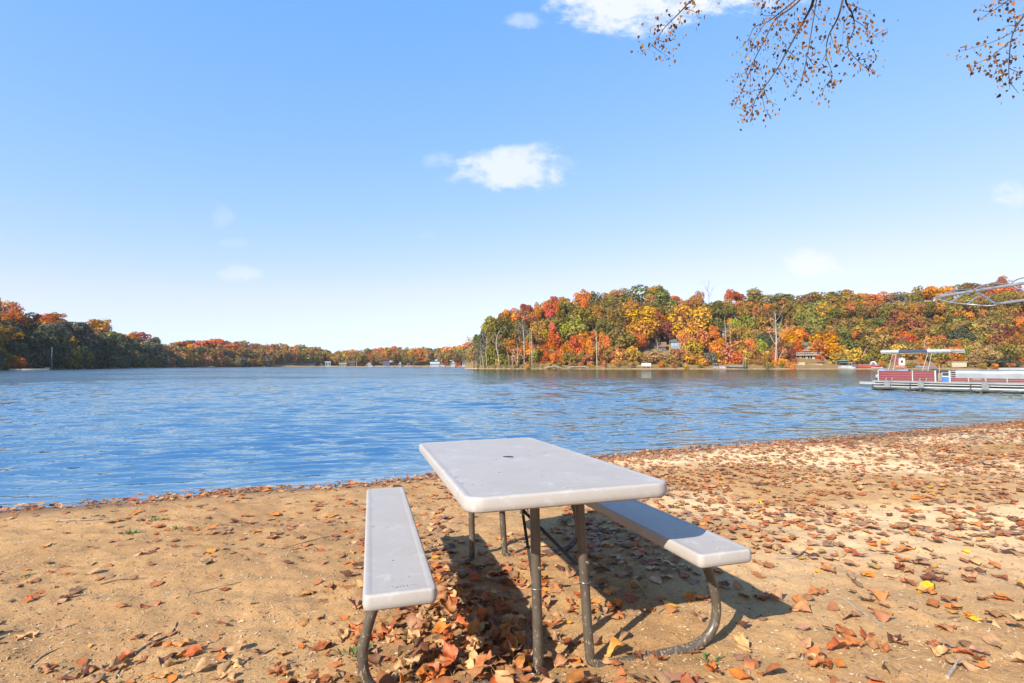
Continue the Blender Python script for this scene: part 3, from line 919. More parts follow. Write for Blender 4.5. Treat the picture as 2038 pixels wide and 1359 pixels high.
def slab_mesh(name, w, l, thick, r, edge, mat, wedge=0.0):
    """moulded slab: softened upper edge, drafted skirt, raised rim line"""
    prof = []
    for k in range(6):                                   # (inset, z) from the rim down
        a = math.radians(90 * k / 5)
        prof.append((edge * (1 - math.sin(a)), -edge * (1 - math.cos(a))))
    prof += [(-0.002, -thick * 0.6), (0.001, -thick + 0.006), (0.006, -thick), (0.02, -thick), (0.022, -thick + 0.012)]
    rings = [[(x, y, z - 0.0) for x, y in rounded(w - 2 * ins, l - 2 * ins, max(0.004, r - ins))] for ins, z in prof]
    inner = [[(x, y, -0.0025) for x, y in rounded(w - 2 * (edge + 0.020), l - 2 * (edge + 0.020), max(0.004, r - edge - .015))],
             [(x, y, 0.0) for x, y in rounded(w - 2 * (edge + 0.012), l - 2 * (edge + 0.012), max(0.004, r - edge - .01))]]
    rings = inner + rings
    n = len(rings[0])
    vs = [p for rg in rings for p in rg]
    fs = []
    for i in range(len(rings) - 1):
        for k in range(n):
            a, b = i * n + k, i * n + (k + 1) % n
            fs.append((a, a + n, b + n, b))
    mb = MB()
    mb.add(vs, fs, True)
    mb.f.append(tuple(range(n)))
    mb.sm.append(False)
    L = (len(rings) - 1) * n
    mb.f.append(tuple(L + k for k in range(n - 1, -1, -1)))
    mb.sm.append(False)
    return mb.mesh(name, mat)


table = empty('picnic_table', matrix=TM, label='grey folding picnic table with two attached benches standing on the sand', cat='picnic table')
top = link('tabletop', slab_mesh('tabletop', 0.772, 1.838, 0.052, 0.065, 0.011, m_plastic), table)
top.location = (0, 0, 0.737)
hole = MB()
hole.tube([(-.005, 0.01, -0.0032), (-.005, 0.01, 0.0006)], 0.027, 20)
hole.build('umbrella_hole_cap', m_black, top)
ringm = MB()
ringm.tube([(-.005 + 0.030 * math.cos(a), 0.01 + 0.030 * math.sin(a), -0.0018) for a in np.linspace(0, 2 * PI, 25)], 0.0016, 6, False)
ringm.build('umbrella_hole_rim', m_plastic, top)
BW = 0.232
benches = []
for s_ in (-1, 1):
    b = link('bench_seat', slab_mesh('bench_seat', BW, 1.829, 0.050, 0.022, 0.009, m_plastic), table)
    b.location = (s_ * (0.4885 + 0.2232 / 2), 0, 0.4624)
    benches.append(b)


# moulded maker's mark: an oval and a row of small raised strokes near the front edge (unreadable in the photo)
def mark(parent, x, y, z, w, h, ang=0.0):
    mb = MB()
    r = random.Random(2)
    mb.tube([(x - w / 2 + h * .8 + h * 0.8 * math.cos(a), y + h * 0.6 * math.sin(a), z) for a in np.linspace(0, 2 * PI, 17)], 0.0011, 5, False)
    xx = x - w / 2 + h * 2.2
    while xx < x + w / 2:
        k = r.choice((0, 1, 2, 3))
        cw = h * 0.62
        mb.box((xx, y, z), (0.0022, h, 0.0022))
        if k in (0, 2, 3):
            mb.box((xx + cw / 2 + .0011, y + h / 2 - .0012, z), (cw - .001, 0.0022, 0.0022))
        if k in (1, 2):
            mb.box((xx + cw / 2 + .0011, y - h / 2 + .0012, z), (cw - .001, 0.0022, 0.0022))
        if k == 3:
            mb.box((xx + cw / 2 + .0011, y, z), (cw - .001, 0.0022, 0.0022))
        xx += cw + h * 0.4
    mb.build('moulded_mark', m_plastic, parent)


mark(top, 0.025, -HL + 0.060, -0.0012, 0.085, 0.009)
mark(benches[0], 0.012, -HL + 0.055, -0.0012, 0.080, 0.012)
mark(benches[1], 0.03, -HL + 0.055, -0.0012, 0.080, 0.012)


def smooth_path(pts, n=5):
    """Catmull-Rom through pts"""
    P = [Vector(p) for p in pts]
    out = []
    for i in range(len(P) - 1):
        p0, p1, p2, p3 = P[max(i - 1, 0)], P[i], P[i + 1], P[min(i + 2, len(P) - 1)]
        for k in range(n):
            t = k / n
            out.append(0.5 * ((2 * p1) + (p2 - p0) * t + (2 * p0 - 5 * p1 + 4 * p2 - p3) * t * t + (3 * p1 - p0 - 3 * p2 + p3) * t ** 3))
    out.append(P[-1])
    return out


def leg_path(s, v):
    # tabletop -> sand -> along the sand -> up in a J to the bench
    x0, x1 = (-0.068, -0.072) if s < 0 else (0.118, 0.140)
    foot = [(x0, v, 0.69), ((x0 + x1) / 2, v, 0.35), (x1, v, 0.06), (x1 + s * 0.010, v, 0.015), (x1 + s * 0.05, v, -0.008), (x1 + s * 0.14, v, -0.010)]
    q = 1.0 if v < 0 else 0.9
    j = [(s * 0.56 * q, v, -0.002), (s * 0.635 * q, v + .0, 0.014), (s * 0.698 * q, v, 0.062), (s * 0.722 * q, v, 0.14), (s * 0.712 * q, v, 0.23), (s * 0.685 * q, v, 0.32), (s * 0.655 * (1 if v < 0 else .95), v, 0.412)]
    return smooth_path(foot) + smooth_path(j)


for v in (0.262 - HL, 1.66 - HL):
    for s_ in (-1, 1):
        mb = MB()
        mb.tube(leg_path(s_, v), 0.0195, 14)
        leg = mb.build('leg', m_leg, table)
        x0, x1 = (-0.068, -0.072) if s_ < 0 else (0.118, 0.140)
        mb = MB()
        for zb, ang in ((0.40, -1.1), (0.36, -1.4)):
            t = (0.69 - zb) / 0.615
            cx = x0 + (x1 - x0) * t
            d = Vector((math.cos(ang), math.sin(ang), 0))
            c = Vector((cx, v, zb))
            if zb == 0.40:
                mb.tube([c + d * 0.018, c + d * 0.0245], 0.0065, 8)
        mb.build('bolt', m_steel, leg)
        t = (0.69 - 0.325) / 0.615
        cx = x0 + (x1 - x0) * t
        mb = MB()
        mb.tube([(cx + 0.0215 * math.cos(a), v + 0.0215 * math.sin(a), 0.325 + 0.004 * math.sin(a)) for a in np.linspace(0, 2 * PI, 19)], 0.0016, 5, False)
        mb.build('retaining_wire', m_steel, leg)
    sg = -1 if v < 0 else 1
    # folding brace: two flat links from the legs to a ring, one bar from the ring to the tabletop
    vi = v - sg * 0.30
    mb = MB()
    mb.bar((0.128, v - sg * 0.024, 0.36), (-0.03, vi, 0.545), 0.018, 0.004)
    mb.build('brace_link', m_darksteel, table)
    mb = MB()
    mb.bar((-0.075, v - sg * 0.024, 0.33), (-0.035, vi, 0.540), 0.012, 0.004)
    mb.build('brace_link', m_darksteel, table)
    mb = MB()
    mb.bar((-0.03, vi, 0.545), (-0.055, vi - sg * 0.16, 0.69), 0.018, 0.004)
    mb.build('brace_bar', m_darksteel, table)
    mb = MB()
    mb.tube([(-0.03 + 0.017 * math.cos(a), vi - 0.012, 0.545 + 0.013 * math.sin(a)) for a in np.linspace(0, 2 * PI, 15)], 0.004, 6, False)
    mb.build('slide_ring', m_steel, table)
    mb = MB()                                            # cross plate under the top
    mb.box((-0.02, v, 0.688), (0.52, 0.05, 0.012))
    mb.build('mounting_plate', m_darksteel, table)
    for s_ in (-1, 1):
        mb = MB()
        mb.box((s_ * 0.62, v, 0.413), (0.20, 0.05, 0.010))
        mb.build('bench_bracket', m_darksteel, table)

# ------------------------------------------------------------------ fallen leaves
def leaf_mesh(name, seed, nu, nv, mat, lobed=False):
    r = np.random.default_rng(seed)
    u = np.linspace(-1, 1, nu)
    t = np.linspace(0, 1, nv)
    U, T = np.meshgrid(u, t)
    wid = 0.32 * np.sin(PI * np.clip(T, 0.0, 1) ** r.uniform(0.62, 0.95)) ** r.uniform(0.85, 1.25)
    if lobed:
        wid *= 0.72 + 0.38 * np.cos(T * 2 * PI * 3.0 + 0.6)
    wid *= 1 + r.normal(0, 0.16, (nv, 1)) * np.where(U < 0, 1, 0) + r.normal(0, 0.16, (nv, 1)) * np.where(U > 0, 1, 0)
    wid = np.maximum(wid, 0.012)
    Xl = U * wid
    Yl = T - 0.5
    flat = 0.45 if nu == 3 else 1.0
    fold, curl, tw = r.uniform(0.1, 0.95) * flat, r.uniform(-0.8, 1.2) * flat, r.uniform(-1.0, 1.0) * flat
    Zl = fold * np.abs(U) * wid + curl * ((T - 0.5) ** 2) * 0.55 + tw * U * wid * (T - 0.5) + 0.05 * np.sin(T * 9 + r.random() * 6) * np.abs(U)
    Zl += r.normal(0, 0.03, Zl.shape) * np.abs(U) + 0.06 * np.sin(T * 7 + U * 3 + r.random() * 6) * flat
    Yl = Yl + r.normal(0, 0.012, Yl.shape) * np.abs(U)
    Zl -= np.percentile(Zl, 20)
    v = np.stack([Xl, Yl, Zl], -1).reshape(-1, 3)
    f = grid_faces(nu, nv)
    tone = 0.9 + 0.3 * (np.abs(U) < 0.15) + r.normal(0, 0.10, U.shape)
    # stalk
    b = len(v)
    sx = r.uniform(-.12, .12)
    st = np.array([[-0.010, -0.5, v[:nu, 2].mean() + .0], [0.010, -0.5, v[:nu, 2].mean()], [sx + 0.008, -0.78, 0.03], [sx - 0.008, -0.78, 0.03]])
    v = np.vstack([v, st])
    f = np.vstack([f, [[b, b + 1, b + 2, b + 3]]])
    return v, f, np.concatenate([tone.ravel(), [.8, .8, .8, .8]])


def leaf_material(name, by):
    m, g = new_mat(name)
    col = g.n('ShaderNodeObjectInfo').outputs['Color'] if by == 'object' else g.attr('tint').outputs['Color']
    tone = g.attr('tone').outputs['Fac']
    co = g.n('ShaderNodeTexCoord').outputs['Object']
    geo = g.n('ShaderNodeNewGeometry')
    nz = g.noise(60 if by != 'object' else 6, 4, 0.65, co)
    hs = g.n('ShaderNodeHueSaturation', {'Hue': g.math('ADD', 0.485, g.math('MULTIPLY', nz, 0.03)), 'Saturation': 1.0,
                                         'Value': g.math('MULTIPLY', tone, g.math('ADD', 0.7, g.math('MULTIPLY', nz, 0.6))), 'Color': col}).outputs[0]
    under = g.mix(0.4, hs, (0.29, 0.18, 0.085))
    c = g.mix(geo.outputs['Backfacing'], hs, under)
    dif = g.principled(c, 0.55, 0, None, 0.35)
    tr = g.n('ShaderNodeBsdfTranslucent', {'Color': c})
    g.out(g.n('ShaderNodeMixShader', {0: 0.2, 1: dif, 2: tr.outputs[0]}).outputs[0])
    return m


m_leaf_o = leaf_material('dry_leaf', 'object')
m_leaf_v = leaf_material('dry_leaf_litter', 'vertex')
BIG = []
for i in range(12):
    v, f, tone = leaf_mesh('leaf', 500 + i, 7, 11, m_leaf_o, i % 4 == 3)
    BIG.append((np_mesh('fallen_leaf', v, f, m_leaf_o, True, {'tone': tone}), v))
LITE = [leaf_mesh('leaf', 500 + i, 3, 6, None, False) for i in range(12)]
LEAFCOL = [('rust red', (0.34, 0.09, 0.026), 4), ('copper brown', (0.33, 0.125, 0.04), 7), ('orange', (0.47, 0.155, 0.026), 2.2), ('pale tan', (0.46, 0.27, 0.13), 6),
           ('dark brown', (0.12, 0.05, 0.025), 2.4), ('greyish brown', (0.28, 0.165, 0.095), 5), ('yellow', (0.66, 0.38, 0.02), 0.12), ('amber', (0.46, 0.22, 0.05), 1.6)]
LW = np.array([c[2] for c in LEAFCOL], float)
LW /= LW.sum()


def inv_table(x, y):
    dx, dy = x - TX0, y - TY0
    return math.cos(YAW) * dx + math.sin(YAW) * dy, -math.sin(YAW) * dx + math.cos(YAW) * dy + HL


spots = []                    # x, y, size, layer height, zone


def put(x, y, size, lift=0.0):
    s = float(shore_dist(x, y))
    if s < -0.5:
        return
    spots.append((x, y, size, lift, s))


lr = np.random.default_rng(77)
# the heap under and in front of the table
for _ in range(900):
    u = lr.normal(-0.30, 0.26)
    v = lr.uniform(-0.42, 1.5)
    keep = 1.0 if v < 0.9 else 0.6
    if u < -0.62 and lr.random() < 0.75 or lr.random() > keep or u > 0.45 or (v < 0.24 and -.14 < u < .2 and lr.random() < .7):
        continue
    x = TX0 + math.cos(YAW) * u - math.sin(YAW) * (v - HL)
    y = TY0 + math.sin(YAW) * u + math.cos(YAW) * (v - HL)
    put(x, y, lr.uniform(0.05, 0.10), lr.uniform(0, 0.05) * math.exp(-((u + .3) / .3) ** 2))
for _ in range(150):         # lower edge of the picture, before the legs
    put(lr.uniform(-0.75, 0.75), lr.uniform(1.72, 2.05), lr.uniform(0.06, 0.10), lr.uniform(0, 0.03))
for _ in range(60):
    u, v = lr.normal(-0.3, 0.35), lr.uniform(1.3, 2.2)
    put(TX0 + math.cos(YAW) * u - math.sin(YAW) * (v - HL), TY0 + math.sin(YAW) * u + math.cos(YAW) * (v - HL), lr.uniform(.06, .1))
# right of the table: scattered near, dense far
n = 0
while n < 14500:
    x = lr.uniform(0.4, 20)
    y = lr.uniform(1.5, 16)
    if abs(x / y) > 1.4:
        continue
    s = float(shore_dist(x, y))
    if s < -0.25:
        continue
    den = 0.13 + 0.6 * smoothstep(2.3, 4.2, y) + 0.6 * smoothstep(0.9, 0.1, s)
    den += 0.14 * math.exp(-((x - 1.2) / .5) ** 2 - ((y - 1.95) / .4) ** 2) + 0.14 * math.exp(-((x - 2.2) / .8) ** 2 - ((y - 2.4) / .25) ** 2)
    den *= 0.55 + 1.5 * max(0.0, float(fbm(np.array([x * 1.3]), np.array([y * 1.3]), 3, 200)[0]) + 0.32)
    if lr.random() < den:
        put(x, y, lr.uniform(0.045, 0.095) * (1.12 if y < 3.0 else 1.08 if y < 4.5 else 0.95), lr.uniform(0, 0.012))
        n += 1
# in the table's shade
for _ in range(150):
    put(*[(lambda u, v: (TX0 + math.cos(YAW) * u - math.sin(YAW) * (v - HL), TY0 + math.sin(YAW) * u + math.cos(YAW) * (v - HL)))(lr.uniform(0.2, 1.15), lr.uniform(0.6, 2.2))][0], lr.uniform(.06, .1))
# left of the table: sparse, in small drifts
n = 0
while n < 1700:
    x = lr.uniform(-9, -0.3)
    y = lr.uniform(1.5, 7.5)
    if abs(x / y) > 1.4:
        continue
    s = float(shore_dist(x, y))
    if s < -0.1:
        continue
    den = 0.10 + 0.55 * smoothstep(0.55, 0.05, s) + 0.25 * smoothstep(-1.3, -0.5, x)
    den += 0.6 * math.exp(-((x + 2.4) / .45) ** 2 - ((y - 4.3) / .28) ** 2) + .5 * math.exp(-((x + 1.25) / .3) ** 2 - ((y - 2.2) / .12) ** 2)
    den *= 0.35 + 2.0 * max(0.0, float(fbm(np.array([x * 1.7]), np.array([y * 1.7]), 3, 210)[0]) + 0.25)
    if lr.random() < den:
        put(x, y, 0.028 + 0.075 * lr.random() ** 1.4, 0.0)
        n += 1
for _ in range(260):         # bottom left corner
    x = lr.uniform(-2.4, -0.4)
    y = 1.62 + .9 * lr.random() ** 1.3
    if fbm(np.array([x * 2.1]), np.array([y * 2.1]), 2, 230)[0] > -0.05:
        put(x, y, 0.025 + 0.065 * lr.random() ** 1.3, 0.0)
# wrack line: leaves caught along the water's edge
for _ in range(900):
    x = lr.uniform(-7, 15)
    s = abs(lr.normal(0.0, 0.22)) - 0.08
    y = float(np.interp(x, SX, SY)) - s / 0.93
    if abs(x / y) > 1.4:
        continue
    put(x, y, lr.uniform(0.05, 0.10), lr.uniform(0, 0.02))
# a few bright ones seen in the photo
for px, py, c, sz in [(1845, 1178, 'yellow', .11), (1598, 1112, 'yellow', .075), (1626, 1138, 'yellow', .05), (1938, 1232, 'yellow', .09), (1928, 1088, 'amber', .07), (265, 1150, 'amber', .06), (1000, 1010, 'amber', .05),
                      (300, 1205, 'rust red', .10), (120, 1198, 'pale tan', .09), (470, 1325, 'pale tan', .09), (355, 1285, 'orange', .09), (440, 1250, 'rust red', .07), (270, 1270, 'copper brown', .07), (1790, 1130, 'rust red', .10)]:
    x, y, z = on_ground(px, py)
    spots.append((x, y, sz, 0.0, float(shore_dist(x, y)), c))

rank = []
for k, sp in enumerate(spots):
    x, y = sp[0], sp[1]
    px, py = CX + F * x / y, 726.75 + F * (HC - 0.15) / y
    inside = -10 < px < 2048 and py < 1370
    rank.append((sp[2] / y * (1 if inside else 0), k))
rank.sort(reverse=True)
big = {k for _, k in rank[:300]}
lit_v, lit_f, lit_t, lit_c, nb = [], [], [], [], 0
leaf_rows = []
lq = np.random.default_rng(9)
zs = ground_z(np.array([s[0] for s in spots]), np.array([s[1] for s in spots]))
for k, sp in enumerate(spots):
    x, y, size, lift, s = sp[:5]
    ci = [c[0] for c in LEAFCOL].index(sp[5]) if len(sp) > 5 else int(lq.choice(len(LEAFCOL), p=LW))
    cname, c0, _ = LEAFCOL[ci]
    c = np.array(c0) * lq.uniform(0.75, 1.25) * lq.uniform(0.92, 1.08, 3) * np.array([1.06, 0.98, 0.9])
    vi = int(lq.integers(12))
    tilt = (0.10 if y > 3.5 else 0.16) if (lift < 0.021 and y > 2.1) else 0.3
    z = float(max(zs[k], 0.004) if s < 0.1 else zs[k]) + 0.002 + lift
    M = Matrix.Translation((x, y, z)) @ Matrix.Rotation(lq.uniform(0, 2 * PI), 4, 'Z') @ Matrix.Rotation(lq.normal(0, tilt), 4, 'X') @ Matrix.Rotation(lq.normal(0, tilt) + (PI if lq.random() < 0.4 else 0), 4, 'Y')
    if k in big:
        me, v = BIG[vi]
        S = size
        lowest = min((M.to_3x3() @ Vector(p)).z for p in v[::5]) * S
        o = link('fallen_leaf', me)
        M.translation.z += max(0.0, -lowest * 0.75)
        o.matrix_world = M @ Matrix.Scale(S, 4)
        o.color = (*c, 1)
        leaf_rows.append((o, cname, x, y, s, vi))
    else:
        v, f, tone = LITE[vi]
        A = np.array(M.to_3x3()) * size
        vv = v @ A.T
        vv = vv + np.array([x, y, z + max(0.0, -vv[:, 2].min() * 0.75)])
        lit_v.append(vv)
        lit_f.append(f + nb)
        lit_t.append(tone)
        lit_c.append(np.repeat(c[None], len(v), 0))
        nb += len(v)
me = np_mesh('leaf_litter', np.vstack(lit_v), np.vstack(lit_f), m_leaf_v, True, {'tone': np.concatenate(lit_t)}, {'tint': np.vstack(lit_c)})
tag(link('leaf_litter', me), 'dry autumn leaves scattered thickly over the beach', kind='stuff')

# small chips, crumbs of bark and grit in the sand
dv, df, dc, nb = [], [], [], 0
for _ in range(16000):
    y = 1.5 + 5.5 * lr.random() ** 1.8
    x = lr.uniform(-1.02, 1.02) * y
    if float(shore_dist(x, y)) < 0.05:
        continue
    L, w = lr.uniform(0.004, 0.016), lr.uniform(0.0015, 0.0045)
    a = lr.uniform(0, PI)
    d = np.array([math.cos(a), math.sin(a), lr.normal(0, 0.25)])
    n_ = np.array([-math.sin(a), math.cos(a), 0])
    z = 0.001
    q = np.array([d * L, n_ * w, -d * L, -n_ * w, [0, 0, w * 1.2]])
    dv.append(q + np.array([x, y, 0]))
    df.append(np.array([[0, 1, 4], [1, 2, 4], [2, 3, 4], [3, 0, 4]]) + nb)
    col = [(0.12, 0.07, 0.04), (0.36, 0.26, 0.16), (0.25, 0.15, 0.09), (0.40, 0.31, 0.21), (0.33, 0.17, 0.08)][int(lr.integers(5))]
    dc.append(np.repeat(np.array(col)[None], 5, 0))
    nb += 5
dv = np.vstack(dv)
cen = np.repeat(dv.reshape(-1, 5, 3)[:, 4, :2], 5, 0)
dv[:, 2] += ground_z(cen[:, 0], cen[:, 1]) + 0.0015
m_chip, g = new_mat('chips')
g.out(g.principled(g.attr('tint').outputs['Color'], 0.85))
tag(link('sand_chips', np_mesh('sand_chips', dv, np.vstack(df), m_chip, False, None, {'tint': np.vstack(dc)})), 'tiny bark chips and grit in the sand', kind='stuff')

# twigs
m_twig = plain('dry_twig', (0.22, 0.155, 0.10), 0.9, 0, 0.25, 30)
m_greytwig = plain('grey_twig', (0.34, 0.27, 0.20), 0.9, 0, 0.2, 30)
for pts, r, m, lab in [
    ([(268, 1306), (300, 1282), (340, 1262), (352, 1240)], .0065, m_twig, 'forked dark stick lying among leaves on the open sand'),
    ([(228, 1352), (236, 1335), (246, 1322)], .0045, m_greytwig, 'short bent grey twig at the bottom edge of the sand'),
    ([(112, 1038), (170, 1036), (215, 1034)], .008, m_greytwig, 'straight pale stick near the wrack line'),
    ([(1545, 1111), (1580, 1110), (1600, 1098), (1608, 1092)], .006, m_greytwig, 'curved pale twig lying past the bench end'),
    ([(1680, 1192), (1710, 1215), (1745, 1240), (1760, 1252)], .007, m_greytwig, 'long weathered stick on the sand near the yellow leaf'),
    ([(1836, 1218), (1870, 1229), (1910, 1230)], .004, m_twig, 'thin dark twig beside the yellow leaf'),
    ([(350, 1190), (400, 1176), (480, 1160)], .004, m_twig, 'thin straight twig pressed into the smooth sand'),
    ([(200, 1165), (240, 1155), (292, 1150)], .004, m_twig, 'thin twig beside the pale cupped leaves'),
    ([(1900, 935), (1950, 920), (1985, 912)], .010, m_twig, 'long bare twig among dense leaves on the far sand'),
    ([(1330, 1210), (1310, 1222), (1318, 1232)], .004, m_twig, 'short twig in the sun just past the table shade'),
    ([(1885, 1352), (1897, 1336), (1905, 1326)], .008, m_greytwig, 'stubby grey stick at the bottom edge'),
    ([(560, 1093), (610, 1080), (655, 1068)], .004, m_twig, 'fine twig on clean sand beyond the bench'),
    ([(60, 1330), (95, 1300), (180, 1270)], .003, m_twig, 'slim dark twig lying across the bare sand'),
]:
    P = [on_ground(*p) for p in pts]
    path = smooth_path([(x, y, float(ground_z(x, y)) + r * 0.8) for x, y, z in P], 4)
    mb = MB()
    nn = len(path)
    mb.tube(path, [r * (1 - 0.55 * i / nn) * random.uniform(.85, 1.15) for i in range(nn)], 7)
    if r >= .008:
        q = path[nn // 2]
        mb.tube([q, q + Vector((.05, .04, .012)), q + Vector((.10, .05, .02))], [r * .6, r * .45, r * .25], 6)
    tag(mb.build('twig', m, None), lab, 'twig', 'twigs on the sand')

# green weeds coming through the sand
m_weed = plain('weed_leaf', (0.10, 0.16, 0.03), 0.6, 0, 0.25, 12)
for px, py, n, h, lab in [(262, 1062, 40, .035, 'low green weed patch among drifted leaves'), (352, 1054, 20, .032, 'small green weed sprout beside a leaf drift'),
                          (706, 1306, 34, .035, 'green clover tuft beside the bench leg'), (1412, 1316, 12, .03, 'tiny green sprout beside the bench leg base'),
                          (45, 1145, 16, .03, 'faint green weed on the bare sand'), (1190, 1178, 14, .03, 'pale green sprout at the shade edge under the table'), (308, 1036, 26, .04, 'dark weed clump on the leaf drift')]:
    x0, y0, z0 = on_ground(px, py)
    mb = MB()
    for _ in range(n):
        a, rad = random.random() * 6.28, abs(random.gauss(0, 1)) * h * 1.1
        b = Vector((rad * math.cos(a), rad * math.sin(a) * .7, 0))
        d = Vector((math.cos(a + random.gauss(0, .6)), math.sin(a + random.gauss(0, .6)), random.uniform(.3, 1.1))) * h * random.uniform(.5, 1.1)
        w = d.cross(Vector((0, 0, 1))).normalized() * h * 0.16
        mb.add([b - w * .4, b + w * .4, b + d * .6 + w, b + d, b + d * .6 - w], [(0, 1, 2, 3), (0, 3, 4)])
    o = mb.build('weed', m_weed, None)
    o.location = (x0, y0, float(ground_z(x0, y0)))
    tag(o, lab, 'weed', 'green weeds in the sand')

# ------------------------------------------------------------------ pontoon boat on its lift
random.seed(31)
B0 = Vector((19.71, 30.5, 0))
BE = Vector((0.676, -0.737, 0)).normalized()
BN = Vector((-BE.y, BE.x, 0))
BM = Matrix.Translation(B0) @ Matrix((BE, BN, Vector((0, 0, 1)))).transposed().to_4x4()


def bs(px, w=0.0):
    """length along the boat where direction px meets the line w metres behind its near side"""
    d = ray(px, 726.75)
    o = B0 + BN * w
    den = d.x * BE.y - d.y * BE.x
    return (o.x * d.y - o.y * d.x) / (d.x * BE.y - d.y * BE.x) * -1 if False else ((d.y * o.x - d.x * o.y) / (d.x * BE.y - d.y * BE.x))


m_red = plain('crimson_panel', (0.15, 0.002, 0.012), 0.6, 0.0, 0.1, 2)
m_alu = plain('brushed_aluminium', (0.22, 0.23, 0.24), 0.42, 0.35, 0.08, 5)
m_silver = plain('silver_cover', (0.20, 0.215, 0.23), 0.42, 0.2, 0.06, 1.2)
m_navy = plain('navy_canvas', (0.03, 0.04, 0.09), 0.8)
m_canvas = plain('pale_canvas', (0.30, 0.31, 0.34), 0.75, 0, 0.1)
m_greycan = plain('grey_canvas', (0.2, 0.2, 0.22), 0.8, 0, 0.12)
m_lav = plain('blue_grey_vinyl', (0.17, 0.19, 0.30), 0.6, 0, 0.1)
m_blue = plain('blue_plastic', (0.03, 0.12, 0.55), 0.35)
m_dark = plain('dark_interior', (0.025, 0.025, 0.03), 0.7)
m_wood = plain('weathered_wood', (0.30, 0.22, 0.15), 0.85, 0, 0.2, 4)

boat = empty('pontoon_boat', matrix=BM, label='crimson and silver pontoon boat with folded canopy raised on its lift', cat='boat')


def blk(name, px0, px1, z0, z1, w0, w1, mat, parent=boat):
    s0, s1 = bs(px0, w0), bs(px1, w0)
    mb = MB()
    mb.box(((s0 + s1) / 2, (w0 + w1) / 2, (z0 + z1) / 2), (abs(s1 - s0), w1 - w0, z1 - z0))
    return mb.build(name, mat, parent)


sL, sR = bs(1735), bs(2075)
for w in (0.35, 2.05):                                   # floats with pointed noses
    mb = MB()
    mb.tube([(sL, w, .18), (sL + .25, w, .17), (sR - .9, w, .17), (sR - .2, w, .22), (sR, w, .27)], [.11, .125, .125, .08, .02], 14)
    mb.build('float', m_alu, boat)
mb = MB()
mb.box(((sL + sR) / 2, 1.2, 0.49), (sR - sL, 2.4, 0.09))
deck = mb.build('deck', m_alu, boat)
mb = MB()
mb.box(((sL + sR) / 2, 1.2, 0.415), (sR - sL - .2, 2.2, 0.05))
mb.build('dark_gap_slab', m_dark, boat)  # dark slab standing in for the shaded gap below the deck
# near side: crimson panels with white rails
for px0, px1 in ((1747, 1814.5), (1815.5, 1859.5)):
    p = blk('side_panel', px0, px1, 0.55, 1.08, 0.07, 0.10, m_red)
    for z in (0.56, 0.69, 0.82, 0.95, 1.085):
        mb = MB()
        mb.box(((bs(px0) + bs(px1)) / 2, 0.052, z), (bs(px1) - bs(px0), 0.03, 0.007))
        mb.build('rail', m_white, p)
for px_ in (1747, 1815, 1860.5, 1889):
    mb = MB()
    mb.box((bs(px_), 0.05, 0.82), (0.045 if px_ < 1850 else 0.07, 0.045, 0.58))
    mb.build('gate_post', m_white, boat)
p = blk('side_panel', 1889.5, 2042, 0.55, 0.73, 0.07, 0.10, m_red)
for z in (0.56, 0.64):
    mb = MB()
    mb.box(((bs(1889.5) + bs(2042)) / 2, 0.052, z), (bs(2042) - bs(1889.5), 0.03, 0.010))
    mb.build('rail', m_white, p)
for px_ in (1926, 1961, 2003):
    mb = MB()
    mb.box((bs(px_), 0.045, 0.64), (0.03, 0.03, 0.19))
    mb.build('rail_post', m_white, p)
mb = MB()                                               # lettering on the crimson band: too small to read, short white strokes
r_ = random.Random(4)
q = 1935.0
while q < 1962:
    w_ = r_.uniform(1.0, 2.6)
    if not 1952 < q < 1957:
        mb.box((bs(q), 0.066, 0.695 + r_.uniform(-.006, .006)), ((bs(q + w_) - bs(q)) * .8, 0.008, r_.uniform(.028, .05)))
    q += w_ + .5
mb.build('lettering', m_white, p)
for z in (0.77, 0.87, 0.97, 1.07):
    mb = MB()
    mb.box(((bs(1889) + bs(1905)) / 2, 0.052, z), (bs(1905) - bs(1889), 0.03, 0.022))
    mb.build('rail', m_white, boat)
# silver cover over the bow seats, with soft folds
s0, s1 = bs(1901), bs(2040)
mb = MB()
N = 40
vs, fs = [], []
for i in range(N + 1):
    t = i / N
    x = s0 + (s1 - s0) * t
    f_ = 0.008 * math.sin(t * 9) + 0.004 * math.sin(t * 23 + 1)
    for w, z in ((0.06 + f_, 0.735), (0.045 + f_, 0.92), (0.05 + f_ * 1.5, 1.09), (0.10, 1.13 + .01 * math.sin(t * 9)), (0.9, 1.17), (2.2, 1.12), (2.33, 0.74)):
        vs.append((x, w, z))
for i in range(N):
    for k in range(6):
        a = i * 7 + k
        fs.append((a, a + 7, a + 8, a + 1))
mb.add(vs, fs, True)
mb.build('seat_cover', m_silver, boat)
# stern seats under blue grey covers, console, far rail
mb = MB()
a, b = bs(1747), bs(1806)
prof = [(0.12, 1.08), (0.14, 1.17), (0.34, 1.22), (0.60, 1.16), (0.62, 0.7)]
vs, fs = [], []
for i in range(13):
    t = i / 12
    dz = -0.09 * smoothstep(0.12, 0.3, t) * (1 - .6 * smoothstep(.5, .8, t))
    vs += [(a + (b - a) * t, w, z + (float(dz) if z > 1.1 else 0)) for w, z in prof]
for i in range(12):
    for k in range(4):
        q = i * 5 + k
        fs.append((q, q + 5, q + 6, q + 1))
mb.add(vs, fs, True)
mb.build('stern_seat', m_lav, boat)
blk('far_panel', 1770, 2040, 0.55, 1.02, 2.28, 2.31, m_dark)
blk('console', 1872, 1888, 0.55, 1.12, 1.0, 1.6, m_dark)
blk('helm_seat', 1866, 1874, 0.55, 0.98, 0.9, 1.3, m_wood)
mb = MB()
mb.tube([(bs(1868.5, .5), .5, .56), (bs(1869.5, .5), .5, 1.42)], .014, 6)
mb.build('rod', m_white, boat)
